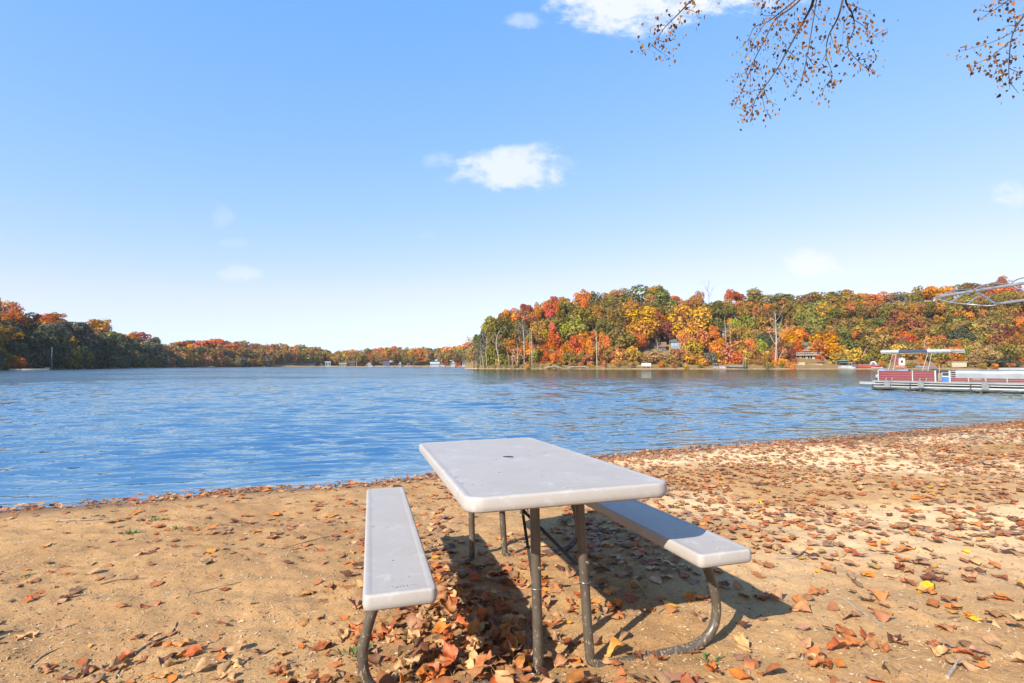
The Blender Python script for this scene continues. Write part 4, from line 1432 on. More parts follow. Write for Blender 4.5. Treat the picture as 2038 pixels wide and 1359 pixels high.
# outboard motor at the stern
mb = MB()
s0 = bs(1731)
mb.tube([(s0, 1.2, .72), (s0 + .12, 1.2, .76), (s0 + .36, 1.2, .76), (s0 + .46, 1.2, .70)], [.09, .15, .16, .12], 10)
mot = mb.build('motor', m_white, boat)
mb = MB()
mb.box((s0 + .2, 1.2, .60), (.42, .26, .09))
mb.box((s0 + .25, 1.2, .33), (.14, .09, .46))
mb.build('motor_cowl_base', m_black, mot)
# folded canopy on its two pairs of leaning poles
zc_ = 2.14
for px0, px1, r0, r1, mt in ((1754, 1785, .09, .10, m_white), (1785, 1790, .11, .11, m_canvas), (1790, 1847, .09, .09, m_navy), (1847, 1855, .12, .12, m_canvas), (1855, 1893, .09, .095, m_canvas), (1893, 1922, .095, .06, m_greycan)):
    mb = MB()
    mb.tube([(bs(px0, .7), .7, zc_ + .0), (bs((px0 + px1) / 2, .7), .7, zc_ + .006), (bs(px1, .7), .7, zc_ + .0)], [r0, (r0 + r1) / 2, r1], 12)
    mb.build('folded_canopy', mt, boat)
mb = MB()
mb.tube([(bs(1754, .7), .7, zc_ - .09), (bs(1922, .7), .7, zc_ - .08)], .03, 6)
mb.build('canopy_bow', m_white, boat)
for a, b in (((1777.5, 2.03), (1762, .56)), ((1784.5, 2.03), (1774, .56)), ((1847.5, 2.03), (1829, .56)), ((1855, 2.03), (1842, .56))):
    mb = MB()
    mb.tube([(bs(a[0], .5), .5, a[1]), (bs(b[0], .06), .03, b[1])], .013, 6)
    mb.build('canopy_pole', m_white, boat)

cooler = empty('cooler', matrix=BM @ Matrix.Translation((bs(1882.5, .25), .35, .535)), label='bright blue cooler with a white handle on the boat deck', cat='cooler')
mb = MB()
mb.prism(rounded(.34, .30, .04, 3), 0, .25)
mb.build('body', m_blue, cooler)
mb = MB()
mb.prism(rounded(.36, .32, .04, 3), .252, .30)
mb.build('lid', plain('pale_blue_plastic', (.35, .42, .6), .4), cooler)
mb = MB()
mb.tube(smooth_path([(-.18, 0, .2), (-.18, 0, .44), (-.16, 0, .46), (.16, 0, .46), (.18, 0, .44), (.18, 0, .2)], 3), .012, 6)
mb.build('handle', m_white, cooler)

lift = empty('boat_lift', matrix=BM, label='white beamed boat lift standing in the lake under the pontoon boat', cat='boat lift')
for w in (-.12, 2.5):
    mb = MB()
    mb.box(((bs(1710, w) + bs(2080, w)) / 2, w, .372), (bs(2080, w) - bs(1710, w), .07, .045))
    mb.build('beam', m_white, lift)
for px_, wd, z1, z0, mt in ((1735.5, .07, .32, -.6, m_black), (1810, .035, .46, -.8, m_dark), (1831, .10, .12, -.8, m_black), (1930, .05, .42, -.8, m_black), (1950.5, .10, .10, -.8, m_black), (1989.5, .10, .10, -.8, m_black)):
    for w in (-.2, 2.58):
        mb = MB()
        mb.box((bs(px_, -.2), w, (z0 + z1) / 2), (wd, .09, z1 - z0))
        mb.build('post', mt, lift)
cm_grey = plain('grey_winch', (.13, .135, .14), .6)
for px_ in (1765, 1831.5, 1959.5):
    mb = MB()
    s = bs(px_, -.2)
    mb.prism([(s - .13, -.26), (s + .13, -.26), (s + .13, -.17), (s - .13, -.17)], .20, .47)
    mb.prism([(s - .08, -.25), (s + .08, -.25), (s + .08, -.18), (s - .08, -.18)], .472, .58)
    mb.build('winch', cm_grey, lift)

# ------------------------------------------------------------------ pipe frame of a canopy standing on the beach, reaching in from the right
fr_ = empty('canopy_frame', (9.2, 7.2, 0.3), label='galvanised pipe canopy frame with bent hoops reaching over the beach', cat='pipe frame')
m_galv = plain('galvanised_pipe', (0.33, 0.34, 0.36), 0.42, 0.45, 0.12, 12)
m_rust = plain('rusty_clamp', (0.22, 0.07, 0.03), 0.8)
FO = Vector((9.2, 7.2, 0.3))


def fz(x, y, Y):
    return at(1840 + x / 10.29, 540 + y / 10.29, Y) - FO


def ft(name, pts, r, mat=m_galv, smooth=True):
    P = [fz(*p) for p in pts]
    mb = MB()
    mb.tube(smooth_path(P, 4) if smooth and len(P) > 2 else P, r, 12)
    return mb.build(name, mat, fr_)


ft('main_pipe', [(335, 510, 7.0), (2038, 240, 7.0), (2700, 135, 7.0)], 0.021)
ft('lower_pipe', [(1460, 668, 6.4), (2038, 590, 6.4), (2700, 500, 6.4)], 0.017)
ft('hoop', [(185, 547, 7.0), (350, 592, 6.9), (560, 638, 6.75), (880, 672, 6.55), (1280, 702, 6.45), (1450, 690, 6.4)], 0.0075)
ft('hoop', [(185, 547, 7.0), (340, 495, 7.1), (520, 415, 7.25), (720, 372, 7.4), (960, 372, 7.5), (1200, 410, 7.55)], 0.0085)
ft('hoop', [(1020, 362, 7.05), (1240, 272, 7.3), (1480, 245, 7.5), (1680, 262, 7.6)], 0.0085)
ft('hoop', [(1775, 245, 7.05), (1880, 175, 7.25), (2040, 130, 7.4), (2300, 110, 7.5)], 0.0085)
ft('strut', [(540, 628, 6.76), (750, 495, 7.0)], 0.010)
ft('strut', [(870, 668, 6.56), (1140, 485, 6.95)], 0.009)
ft('strut', [(1060, 435, 7.0), (1200, 490, 6.85), (1460, 668, 6.4)], 0.010)
ft('strut', [(1830, 310, 7.0), (2060, 425, 6.8), (2300, 560, 6.4)], 0.011)
ft('end_clamp', [(300, 515, 7.0), (390, 502, 7.0)], 0.027)
ft('clamp', [(985, 398, 7.0), (1015, 393, 7.0)], 0.0235, m_rust)
for q in ((2600, 150, 7.0), (2600, 512, 6.4)):
    p = fz(*q)
    mb = MB()
    gz = float(ground_z(p.x + FO.x, p.y + FO.y, False)) - FO.z
    mb.tube([p, (p.x, p.y, gz - .05)], 0.024, 12)
    mb.build('leg', m_galv, fr_)

# ------------------------------------------------------------------ overhanging branches of a tree standing outside the frame
random.seed(41)
TB = Vector((6.4, 1.2, float(ground_z(6.4, 1.2, False))))
over = empty('overhanging_tree', TB, label='half bare tree with hanging twigs of small brown leaves overhead', cat='tree')
m_twigd = plain('dark_twig', (0.05, 0.035, 0.028), 0.9, 0, 0.2, 20)
mb = MB()
crotch = Vector((-0.5, 0.6, 6.2))
mb.tube(smooth_path([(0, 0, -.1), (.05, 0, 1.2), (-.05, .1, 3), (-.2, .3, 4.8), crotch], 4), [.24 - .007 * i for i in range(17)], 12)
mb.build('trunk', m_bark, over)


def o6(x, y, Y):
    return at(1250 + x / 2.586, y / 2.586, Y) - TB


m_small, g = new_mat('small_leaf')
g0 = g.n('ShaderNodeObjectInfo').outputs['Color']
g1 = g.attr('tint').outputs['Color']
dif = g.n('ShaderNodeBsdfDiffuse', {'Color': g0})
tr = g.n('ShaderNodeBsdfTranslucent', {'Color': g0})
g.out(g.n('ShaderNodeMixShader', {0: 0.35, 1: dif.outputs[0], 2: tr.outputs[0]}).outputs[0])
m_small2, g = new_mat('small_leaf_far')
g1 = g.attr('tint').outputs['Color']
dif = g.n('ShaderNodeBsdfDiffuse', {'Color': g1})
tr = g.n('ShaderNodeBsdfTranslucent', {'Color': g1})
g.out(g.n('ShaderNodeMixShader', {0: 0.35, 1: dif.outputs[0], 2: tr.outputs[0]}).outputs[0])


def small_leaf(seed):
    r = random.Random(seed)
    vs = []
    for t, w in ((0, .03), (.2, .30), (.45, .36), (.75, .2), (1, .01)):
        z = r.uniform(-.02, .02) - .25 * (t - .4) ** 2
        f_ = r.uniform(.05, .22)
        vs += [(-w, t, z + f_ * w * 1.5), (0, t, z), (w, t, z + f_ * w * 1.5)]
    fs = []
    for i in range(4):
        for k in range(2):
            a = i * 3 + k
            fs.append((a, a + 1, a + 4, a + 3))
    return vs, fs


SL = [small_leaf(i) for i in range(6)]
SLM = []
for vs, fs in SL:
    mb = MB()
    mb.add(vs, fs, True)
    SLM.append(mb.mesh('leaf', m_small))
BR = [
    # name-less polylines: thick, pts (zoom coordinates of the photo), depth
    (4.4, 0.011, [(560, -160), (400, -30), (330, 0), (260, 70), (190, 140), (140, 210), (105, 255)], [[(220, 100), (232, 128), (242, 150)], [(190, 130), (150, 130), (105, 148)], [(150, 200), (190, 215), (245, 200)], [(120, 230), (160, 262), (205, 290)], [(290, 45), (340, 60), (365, 95)]]),
    (4.6, 0.020, [(1060, -170), (970, -40), (940, 40), (880, 150), (820, 260), (770, 350), (700, 450), (652, 520), (638, 590)],
     [[(700, 460), (720, 515), (770, 540)], [(700, 455), (640, 470), (560, 510)], [(650, 530), (600, 560), (545, 545)], [(640, 570), (620, 610), (600, 625)], [(690, 480), (700, 545), (730, 600)],
      [(820, 260), (860, 300), (850, 350), (900, 420)], [(880, 150), (870, 200)], [(940, 40), (990, 100), (1030, 60)], [(770, 350), (800, 390), (840, 410)]]),
    (4.9, 0.013, [(1000, -160), (900, -20), (840, 40), (760, 100), (700, 210), (640, 330), (600, 440), (570, 510)], [[(640, 330), (680, 360), (690, 380)], [(630, 360), (630, 480)], [(700, 210), (640, 250), (600, 300)], [(650, 310), (600, 370), (545, 410)]]),
    (5.0, 0.011, [(980, -130), (870, -10), (800, 50), (720, 110), (650, 140), (620, 200), (575, 250)], [[(700, 125), (640, 220), (598, 300)], [(760, 80), (700, 80), (680, 60)]]),
    (4.5, 0.012, [(1150, -150), (1110, -20), (1080, 90), (1030, 190), (1020, 290), (1045, 360), (1050, 450)], [[(1040, 170), (1060, 240)], [(1030, 250), (990, 330), (950, 350)], [(1050, 400), (1010, 450), (990, 505)], [(1050, 430), (1085, 415)]]),
    (4.7, 0.014, [(1190, -150), (1120, -10), (1150, 60), (1165, 140), (1130, 240), (1180, 310), (1220, 345)], [[(1135, 20), (1200, 45), (1260, 75)], [(1160, 100), (1220, 140), (1250, 190), (1320, 170)], [(1150, 70), (1110, 120), (1105, 220)], [(1180, 310), (1230, 300), (1280, 290)], [(1220, 330), (1270, 375)], [(1250, 190), (1340, 145)]]),
    (4.9, 0.008, [(990, -130), (960, 60), (925, 270), (900, 380), (880, 440), (835, 500)], [[(925, 290), (960, 340), (1000, 355)], [(900, 380), (930, 410), (920, 430)]]),
    (4.2, 0.013, [(2160, -150), (2080, 20), (2015, 110), (1975, 190), (1962, 300), (1960, 380), (1965, 460)],
     [[(2010, 150), (1890, 210), (1800, 240), (1700, 265)], [(1980, 200), (1870, 290), (1790, 330), (1770, 375)], [(1962, 300), (1900, 350), (1880, 400)], [(1960, 350), (2010, 370), (2050, 360)], [(2000, 140), (1960, 130), (1890, 170)], [(1962, 420), (2010, 480)], [(2040, 70), (1990, 90), (1950, 100)]]),
    (4.3, 0.009, [(2100, -140), (1980, -20), (1930, 20), (1870, 60), (1810, 100)], [[(1930, 20), (1990, 5)], [(1870, 60), (1820, 55)]]),
]
DENSE = [(690, 220, 26, 20), (700, 200, 20, 10), (880, 110, 30, 22), (905, 90, 24, 14), (760, 250, 26, 10), (910, 230, 26, 14), (1240, 180, 34, 22), (1225, 120, 30, 10), (1130, 110, 34, 12), (1130, 250, 30, 14), (1000, 170, 40, 14), (960, 340, 34, 12),
         (1050, 420, 24, 12), (1005, 500, 24, 6), (1275, 370, 16, 6), (1225, 320, 34, 12), (565, 520, 30, 10), (620, 600, 34, 10), (715, 580, 30, 8), (1900, 330, 34, 18), (1935, 370, 24, 14), (1780, 360, 22, 9), (1920, 430, 34, 10),
         (1990, 260, 44, 12), (1940, 10, 34, 12), (1865, 55, 24, 8), (1720, 270, 34, 6), (85, 250, 40, 12), (210, 270, 34, 12), (350, 20, 50, 14), (800, 140, 50, 30), (820, 20, 60, 36), (710, 10, 44, 26), (780, 180, 44, 18), (640, 350, 30, 14),
         (600, 430, 40, 12), (730, 330, 50, 8), (850, 300, 50, 8), (1830, 290, 40, 10), (1880, 300, 40, 12), (1180, 60, 40, 10), (1010, 70, 50, 10), (940, 200, 40, 10), (1170, 320, 34, 8), (230, 190, 34, 7), (160, 120, 40, 6), (1150, 170, 34, 8)]
SMALLC = [(0.32, 0.12, 0.03), (0.20, 0.09, 0.035), (0.10, 0.05, 0.03), (0.38, 0.20, 0.06), (0.06, 0.035, 0.025), (0.28, 0.17, 0.07), (0.13, 0.07, 0.04)]
branch_objs = []
leaf_pts = []
for Y, r, pts, subs in BR:
    P = smooth_path([tuple(o6(x, y, Y + 0.25 * math.sin(i * 1.3 + Y * 9))) for i, (x, y) in enumerate(pts)], 4)
    # joins the limb above, outside the frame
    P = smooth_path([tuple(crotch), tuple((crotch * .45 + P[0] * .55) + Vector((0, 0, .55)))], 3)[:-1] + P
    n = len(P)
    mb = MB()
    mb.tube(P, [max(.0015, r * .36 * ((2.2 - 2.3 * (i / n)) if i / n < .5 else (1.05 * (1 - i / n) * 2) * .9) + .001) for i in range(n)], 6)
    b = mb.build('branch', m_twigd, over)
    branch_objs.append(b)
    for q in P[10:]:
        leaf_pts.append((q, b, 0.05))
    for sp_ in subs:
        Q = smooth_path([tuple(o6(x, y, Y + random.uniform(-.15, .15))) for x, y in sp_], 4)
        mb = MB()
        mb.tube(Q, [max(.0014, .0035 * (1 - i / len(Q))) for i in range(len(Q))], 5)
        mb.build('twig', m_twigd, b)
        for q in Q:
            leaf_pts.append((q, b, 0.035))
cand = []
for q, b, sp_ in leaf_pts:
    for _ in range(2 if random.random() < .75 else 1):
        cand.append((q + Vector((random.gauss(0, sp_), random.gauss(0, .06), random.gauss(0.005, sp_))), b))
for x, y, sgm, n in DENSE:
    for _ in range(n):
        Y = random.uniform(4.2, 4.9)
        q = o6(x + random.gauss(0, sgm * .8), y + random.gauss(0, sgm * .8), Y)
        b = min(zip(branch_objs, BR), key=lambda t: min((x - p[0]) ** 2 + (y - p[1]) ** 2 for p in t[1][2]))[0]
        cand.append((q, b))
inview = []
for q, b in cand:
    w = q + TB
    d = w - Vector((0, 0, HC))
    c, s = math.cos(PITCH), math.sin(PITCH)
    dep_ = d.y * c + d.z * s
    x, y = CX + F * d.x / dep_, CY - F * (-d.y * s + d.z * c) / dep_
    inview.append((1 if (-5 < x < 2045 and y > -10) else 0) * random.uniform(.5, 1))
order = sorted(range(len(cand)), key=lambda i: -inview[i])
lv, lf, lc, nb = [], [], [], 0
for rank_, i in enumerate(order):
    q, b = cand[i]
    c = random.choice(SMALLC)
    k = random.uniform(.6, 1.15)
    c = tuple(v * k for v in c)
    size = random.uniform(.018, .038)
    R = Matrix.Rotation(random.random() * 6.28, 3, 'Z') @ Matrix.Rotation(-PI / 2 + random.gauss(0, .7), 3, 'X') @ Matrix.Rotation(random.random() * 6.28, 3, 'Y')
    j = random.randrange(6)
    if rank_ < 300:
        o = link('leaf', SLM[j], b)
        o.matrix_local = Matrix.Translation(q) @ R.to_4x4() @ Matrix.Scale(size, 4)
        o.color = (*c, 1)
    else:
        vs, fs = SL[j]
        lv.append(np.array([(R @ (Vector(v) * size)) + q for v in vs]))
        lf.append(np.array(fs) + nb)
        lc.append(np.repeat(np.array(c)[None], len(vs), 0))
        nb += len(vs)
me = np_mesh('leaves', np.vstack(lv), np.vstack(lf), m_small2, True, None, {'tint': np.vstack(lc)})
tag(link('leaves', me, over), None, None, None, 'stuff')

# ------------------------------------------------------------------ bare trees and pale trunks along the far banks
def bare_tree(stem, Y, r0, label, mat=m_palebark, side='right', branches=6, seed=0, spread=1.0, twiggy=1, name='bare_tree'):
    """stem: photo points from the foot to the tip"""
    r = random.Random(seed + 900)
    r0 *= .68
    P = [at(px, py, Y) for px, py in stem]
    gz = float((right_ground if side == 'right' else left_ground)(stem[0][0], Y))
    P[0].z = min(P[0].z, gz)
    O = P[0].copy()
    e = empty(name, O, label=label, cat='bare tree', group='bare trees on the far banks')
    path = smooth_path([p - O for p in P], 4)
    n = len(path)
    mb = MB()
    mb.tube(path, [r0 * (1 - .72 * i / n) for i in range(n)], 7)
    mb.build('trunk', mat, e)
    H = (P[-1] - P[0]).length
    for k in range(branches):
        i = int(n * (0.35 + 0.6 * (k + r.random()) / branches))
        i = min(i, n - 2)
        b = path[i]
        a = r.random() * 6.28
        L = H * r.uniform(.14, .30) * spread * (1.15 - .5 * i / n)
        d = Vector((math.cos(a), math.sin(a) * .7, r.uniform(.5, 1.3))).normalized()
        d2 = (d + Vector((r.uniform(-.4, .4), r.uniform(-.3, .3), .5))).normalized()
        Q = smooth_path([b, b + d * L * .5, b + d * L * .5 + d2 * L * .55], 3)
        mb = MB()
        rb = r0 * (1 - .72 * i / n) * .5
        mb.tube(Q, [rb * (1 - .75 * j / len(Q)) for j in range(len(Q))], 5)
        for t in range(2 * twiggy):
            q = Q[r.randrange(2, len(Q))]
            dd = (d2 + Vector((r.uniform(-.9, .9), r.uniform(-.9, .9), r.uniform(-.2, .8)))).normalized()
            mb.tube([q, q + dd * L * .25, q + (dd + Vector((0, 0, .3))).normalized() * L * .45], [rb * .45, rb * .3, rb * .12], 4)
        mb.build('limb', mat, e)


z6 = lambda x, y: (940 + x / 9.7, 600 + y / 9.7)
z3 = lambda x, y: (920 + x / 5.095, 560 + y / 5.095)
z4 = lambda x, y: (1300 + x / 5.095, 560 + y / 5.095)
z5 = lambda x, y: (1650 + x / 5.227, 540 + y / 5.227)
bare_tree([z6(530, 1290), z6(500, 1050), z6(468, 880), z6(468, 720), z6(520, 570)], 202, .34, 'forked pale dead tree leaning at the waterline on the tip of the point', branches=7, seed=1)
bare_tree([z6(215, 1285), z6(205, 1150), z6(165, 980), z6(150, 960)], 204, .20, 'short bare trunk farthest out on the tip of the point', branches=3, seed=2)
bare_tree([z6(285, 1180), z6(262, 950), z6(282, 820), z6(275, 700)], 205, .20, 'thin bent bare trunk between the outermost stub and the forked dead tree', branches=4, seed=3)
bare_tree([z6(880, 1270), z6(876, 1080), z6(868, 815)], 199, .26, 'branchless white snag standing in the reeds', branches=1, seed=4)
bare_tree([z6(1000, 1255), z6(1002, 900), z6(990, 600), z6(960, 440)], 201, .27, 'tall slender pale tree next to the white snag', branches=6, seed=5, spread=.6)
bare_tree([z6(1150, 1260), z6(1152, 900), z6(1140, 530)], 201, .24, 'tall pale pole tree with a small forked top past the snag', branches=5, seed=6, spread=.6)
bare_tree([z6(1112, 1100), z6(1112, 780), z6(1108, 545)], 206, .17, 'thin pale pole tree just behind the forked top pole', branches=3, seed=7, spread=.5)
bare_tree([z6(775, 1260), z6(780, 1050), z6(792, 890)], 201, .15, 'thin grey sapling trunk in front of the orange bush in the reeds', branches=3, seed=8)
bare_tree([z6(705, 1260), z6(708, 1090), z6(660, 940)], 201, .16, 'crooked grey sapling trunk by the reeds', branches=4, seed=9)
bare_tree([z6(860, 1120), z6(800, 1040), z6(700, 930)], 199, .10, 'fallen slanting pole leaning on the white snag', branches=1, seed=10)
bare_tree([z3(1368, 885), z3(1362, 700), z3(1356, 525), z3(1330, 490)], 197, .30, 'single tall pale trunk standing alone at the waterline under orange crowns', branches=3, seed=11, spread=.6)
bare_tree([z3(1095, 870), z3(1092, 800)], 197, .16, 'stubby pale snag low beside the sunken logs', branches=1, seed=12)
bare_tree([z4(1240, 860), z4(1248, 640), z4(1245, 500), z4(1238, 330)], 199, .46, 'big white dead tree with broken limbs left of the green roofed cabin', branches=12, seed=13, spread=1.0, twiggy=2)
bare_tree([z4(1268, 868), z4(1285, 760), z4(1330, 700)], 198, .22, 'smaller bent white trunk at the foot of the big dead tree', branches=3, seed=14)
bare_tree([z4(570, 250), z4(565, 180), z4(560, 110), z4(530, 62)], 287, .26, 'leafless grey crown standing out on the skyline', plain('grey_bark', (.2, .18, .18), .9), branches=9, seed=15, twiggy=3)
bare_tree([z4(740, 640), z4(733, 500), z4(722, 370)], 219, .24, 'nearer of two pale trunks before the blue windowed house', branches=3, seed=16, spread=.5)
bare_tree([z4(785, 640), z4(780, 540), z4(778, 430)], 219, .16, 'thinner of two pale trunks before the blue windowed house', branches=2, seed=17, spread=.5)
bare_tree([z4(48, 790), z4(46, 700), z4(38, 590)], 206, .26, 'grey trunk with spreading bare limbs in front of the dark timber cabin', branches=6, seed=18, spread=1.4)
bare_tree([z4(168, 700), z4(166, 640), z4(168, 590)], 210, .14, 'slim grey trunk between the dark cabin and the pale blue house', branches=2, seed=19)
bare_tree([z4(912, 860), z4(912, 740)], 194, .13, 'left one of the two bare poles behind the long moored pontoon', branches=0, seed=20)
bare_tree([z4(934, 860), z4(934, 725)], 194, .13, 'right one of the two bare poles behind the long moored pontoon', branches=0, seed=21)
bare_tree([z5(985, 830), z5(992, 760), z5(1004, 680)], 208, .22, 'pale leaning trunk behind the folded boat canopy', branches=2, seed=22, spread=.5)
bare_tree([z5(335, 860), z5(372, 825), z5(410, 788)], 204, .22, 'slanting pale dead trunk above the red boat', branches=0, seed=23)
bare_tree([(103, 735), (103, 712), (104, 690)], 166, .30, 'single grey trunk at the water in the shaded left wood', plain('blue_grey_bark', (.16, .17, .18), .9), 'left', 4, 24, .6)
bare_tree([(561.5, 730), (562, 718), (561, 704)], 464, .30, 'pale pole tree between the grey far cottages', m_palebark, 'left', 2, 25, .5)
bare_tree([(710, 729), (710, 720), (711, 713)], 472, .35, 'pale trunk standing on the far lawn between two boathouses', m_palebark, 'left', 2, 26, .5)
bare_tree([(957, 735), (956, 715), (957, 704)], 207, .14, 'bare stick at the very edge of the point', m_palebark, 'right', 1, 27)

# sunken logs and reeds at the point
for (x0, y0, x1, y1), lab in (((1083, 731.5, 1112, 729), 'long sunken log lying along the water edge of the point'), ((1100, 728, 1118, 732.5), 'slanting sunken log with its end in the water'),
                              ((1130, 731, 1152, 729.5), 'pale driftwood log at the foot of the red bushes'), ((1154, 729, 1172, 732), 'grey log nearest the tall lone trunk')):
    a, b = at(x0, y0, 191), at(x1, y1, 192)
    a.z = max(a.z, .15)
    b.z = max(b.z, .15)
    mb = MB()
    mb.tube([a, (a + b) / 2 + Vector((0, 0, .1)), b], [.24, .2, .12], 7)
    tag(mb.build('log', m_palebark), lab, 'log', 'logs at the water edge of the point')
m_reed = plain('dry_reed', (0.25, 0.18, 0.065), .8, 0, .25, .5)
vs, fs = [], []
rr_ = random.Random(3)
for _ in range(2600):
    px = rr_.uniform(948, 1100) if rr_.random() < .75 else rr_.uniform(1090, 1260)
    Y = float(np.interp(px, RIGHT_PX, RIGHT_Y)) + rr_.uniform(.3, 6)
    x, h, w = (px - CX) / F * Y, rr_.uniform(.4, 1.3) * (1 if px < 1090 else .6), rr_.uniform(.05, .12)
    z, lx = float(right_ground(px, Y)), rr_.gauss(0, .25)
    b = len(vs)
    vs += [(x - w, Y, z), (x + w, Y, z), (x + lx + w * .4, Y + rr_.gauss(0, .2), z + h), (x + lx, Y, z + h * 1.1)]
    fs.append((b, b + 1, b + 2, b + 3))
tag(link('reeds', np_mesh('reeds', np.array(vs), np.array(fs), m_reed)), 'dry yellow reeds along the water edge of the point', kind='stuff')

# ------------------------------------------------------------------ houses and other things along the far banks
MATS = {}


def cm(c, rough=.7):
    k = tuple(round(v, 3) for v in c)
    if k not in MATS:
        MATS[k] = plain('painted_' + ('surface' if rough > .5 else 'gloss'), c, rough, 0, .1, 1.5)
    return MATS[k]


m_glass = plain('dark_window_glass', (.02, .025, .035), .12)
m_glassb = plain('sky_painted_window', (.30, .38, .50), .2)  # pale blue pane colour stands in for the reflected sky
WHITE, CREAM, DKROOF, BROWN, BLUE, GREYB, DARK, GREEN, REDD = (.29, .29, .285), (.28, .245, .185), (.07, .065, .065), (.12, .07, .05), (.05, .08, .17), (.16, .19, .25), (.03, .03, .035), (.045, .17, .12), (.17, .04, .035)


def frame_at(px, Y, z, name, label, cat, group=None):
    p = Vector(((px - CX) / F * Y, Y, z))
    return empty(name, p, -math.atan2(p.x, p.y), label, cat, group)


def house(px0, px1, py_top, py_base, Y, wall, roof, label, side='left', gable='side', windows=3, depth=6.0, group='houses on the far shore', porch=False, glass=None, name='house', wallfrac=.55, winsize=(.9, .9)):
    g_ = float((right_ground if side == 'right' else left_ground)((px0 + px1) / 2, Y))
    w = (px1 - px0) / F * Y
    ztop, zb = at(px0, py_top, Y).z, at(px0, py_base, Y).z
    h = ztop - zb
    e = frame_at((px0 + px1) / 2, Y, zb, name, label, 'house', group)
    hw = h * wallfrac
    low = min(0, g_ - zb) - .3
    mb = MB()
    mb.box((0, depth / 2, (hw + low) / 2), (w * .94, depth, hw - low))
    mb.build('wall', cm(wall), e)
    mb = MB()
    if gable == 'side':                                  # ridge along the front
        prof = [(-.35, hw - .05), (depth / 2, h), (depth + .35, hw - .05), (depth / 2, h - .28)]
        vs_ = [(sx * w / 2, y, z) for sx in (-1, 1) for y, z in prof]
        mb.add(vs_, [(0, 1, 5, 4), (1, 2, 6, 5), (2, 3, 7, 6), (3, 0, 4, 7), (0, 3, 2, 1), (4, 5, 6, 7)])
        mb.build('roof', cm(roof), e)
        mb = MB()
        for sx in (-1, 1):
            x = sx * w * .465
            mb.add([(x - .02, .02, hw), (x - .02, depth / 2, h - .3), (x - .02, depth - .02, hw), (x + .02, .02, hw), (x + .02, depth / 2, h - .3), (x + .02, depth - .02, hw)], [(0, 1, 2), (5, 4, 3), (0, 3, 4, 1), (1, 4, 5, 2), (2, 5, 3, 0)])
        mb.build('gable', cm(wall), e)
    elif gable == 'front':
        prof = [(-w / 2, hw - .05), (0, h), (w / 2, hw - .05), (0, h - .28)]
        vs_ = [(x, y, z) for y in (-.35, depth + .3) for x, z in prof]
        mb.add(vs_, [(0, 4, 5, 1), (1, 5, 6, 2), (2, 6, 7, 3), (3, 7, 4, 0), (0, 1, 2, 3), (4, 7, 6, 5)])
        mb.build('roof', cm(roof), e)
        mb = MB()
        mb.add([(-w * .46, 0, hw), (w * .46, 0, hw), (0, 0, h - .28), (-w * .46, .1, hw), (w * .46, .1, hw), (0, .1, h - .28)], [(0, 1, 2), (5, 4, 3), (1, 4, 5, 2), (2, 5, 3, 0), (0, 3, 4, 1)])
        mb.build('gable', cm(wall), e)
    else:                                                # flat
        mb.box((0, depth / 2, (hw + h) / 2 + .0), (w, depth + .5, h - hw))
        mb.build('roof', cm(roof), e)
    for i in range(windows):
        x = w * .94 * ((i + .5) / windows - .5)
        ww, wh = min(winsize[0] * w / max(windows, 1) * .55, 1.8), min(hw * .5 * winsize[1], 1.6)
        mb = MB()
        mb.box((x, -.02, hw * .56), (ww + .22, .07, wh + .22))
        wn = mb.build('window', cm(WHITE if wall != WHITE else (.25, .26, .28)), e)
        mb = MB()
        mb.box((x, -.05, hw * .56), (ww, .05, wh))
        mb.build('pane', glass or m_glass, wn)
    if porch:
        mb = MB()
        mb.box((0, -1.1, hw * .32), (w, 2.0, .12))
        for i in range(5):
            mb.box((w * (i / 4 - .5) * .96, -2.0, hw * .16 + low / 2), (.12, .12, hw * .32 - low))
        for i in range(9):
            mb.box((w * (i / 8 - .5) * .97, -2.03, hw * .32 + .5), (.06, .06, .9))
        mb.box((0, -2.03, hw * .32 + 1.0), (w, .08, .08))
        mb.build('deck', cm(CREAM), e)
    return e


G1 = 'houses on the far shore'
house(428, 447, 717.5, 727, 425, BLUE, (.06, .10, .16), 'dark blue gabled cottage above a pinkish bank in the shade', gable='front', windows=2)
house(469, 478, 720, 724.5, 446, BROWN, WHITE, 'small brown shed with a white roof in the shaded wood', windows=1, group=G1)
house(547, 560.5, 719.5, 728, 462, WHITE, (.30, .12, .07), 'white cottage with a rusty red roof on dark stilts', windows=3, porch=True)
house(565.5, 583, 720, 728.5, 466, GREYB, WHITE, 'blue grey cottage with white trim beside the pale pole tree', windows=3, porch=True)
house(590, 601, 716.5, 727, 474, BLUE, DKROOF, 'dark navy cottage under the green willow', gable='front', windows=2)
house(603, 627, 719, 727.5, 478, GREYB, (.05, .07, .11), 'long blue grey house with a dark roof under dark trees', windows=5)
house(647.5, 658.5, 719, 730, 470, WHITE, (.40, .42, .40), 'tall white lake house at the gap in the far treeline', windows=2, gable='flat', wallfrac=.88)
house(675.5, 690, 722, 729, 470, (.2, .19, .17), WHITE, 'low boathouse with a flat white roof', windows=3, gable='flat', wallfrac=.7)
house(695, 707, 719, 727, 486, (.05, .05, .09), DKROOF, 'shadowed dark house under the olive trees', windows=2)
house(729, 740, 720.5, 730, 470, WHITE, (.36, .36, .42), 'white gabled boathouse under the scarlet tree', gable='front', windows=2)
house(762, 776, 719, 728, 476, (.07, .11, .22), (.05, .06, .12), 'royal blue house with a dark roof on the far lawn', windows=3)
house(793.5, 798.5, 718, 730, 468, WHITE, (.3, .3, .3), 'narrow white tower like boathouse beside the round dark bush', gable='front', windows=1, depth=3)
house(810, 816, 722, 728.5, 472, GREYB, DKROOF, 'small grey hut by the dock behind the round bush', windows=1, depth=4)
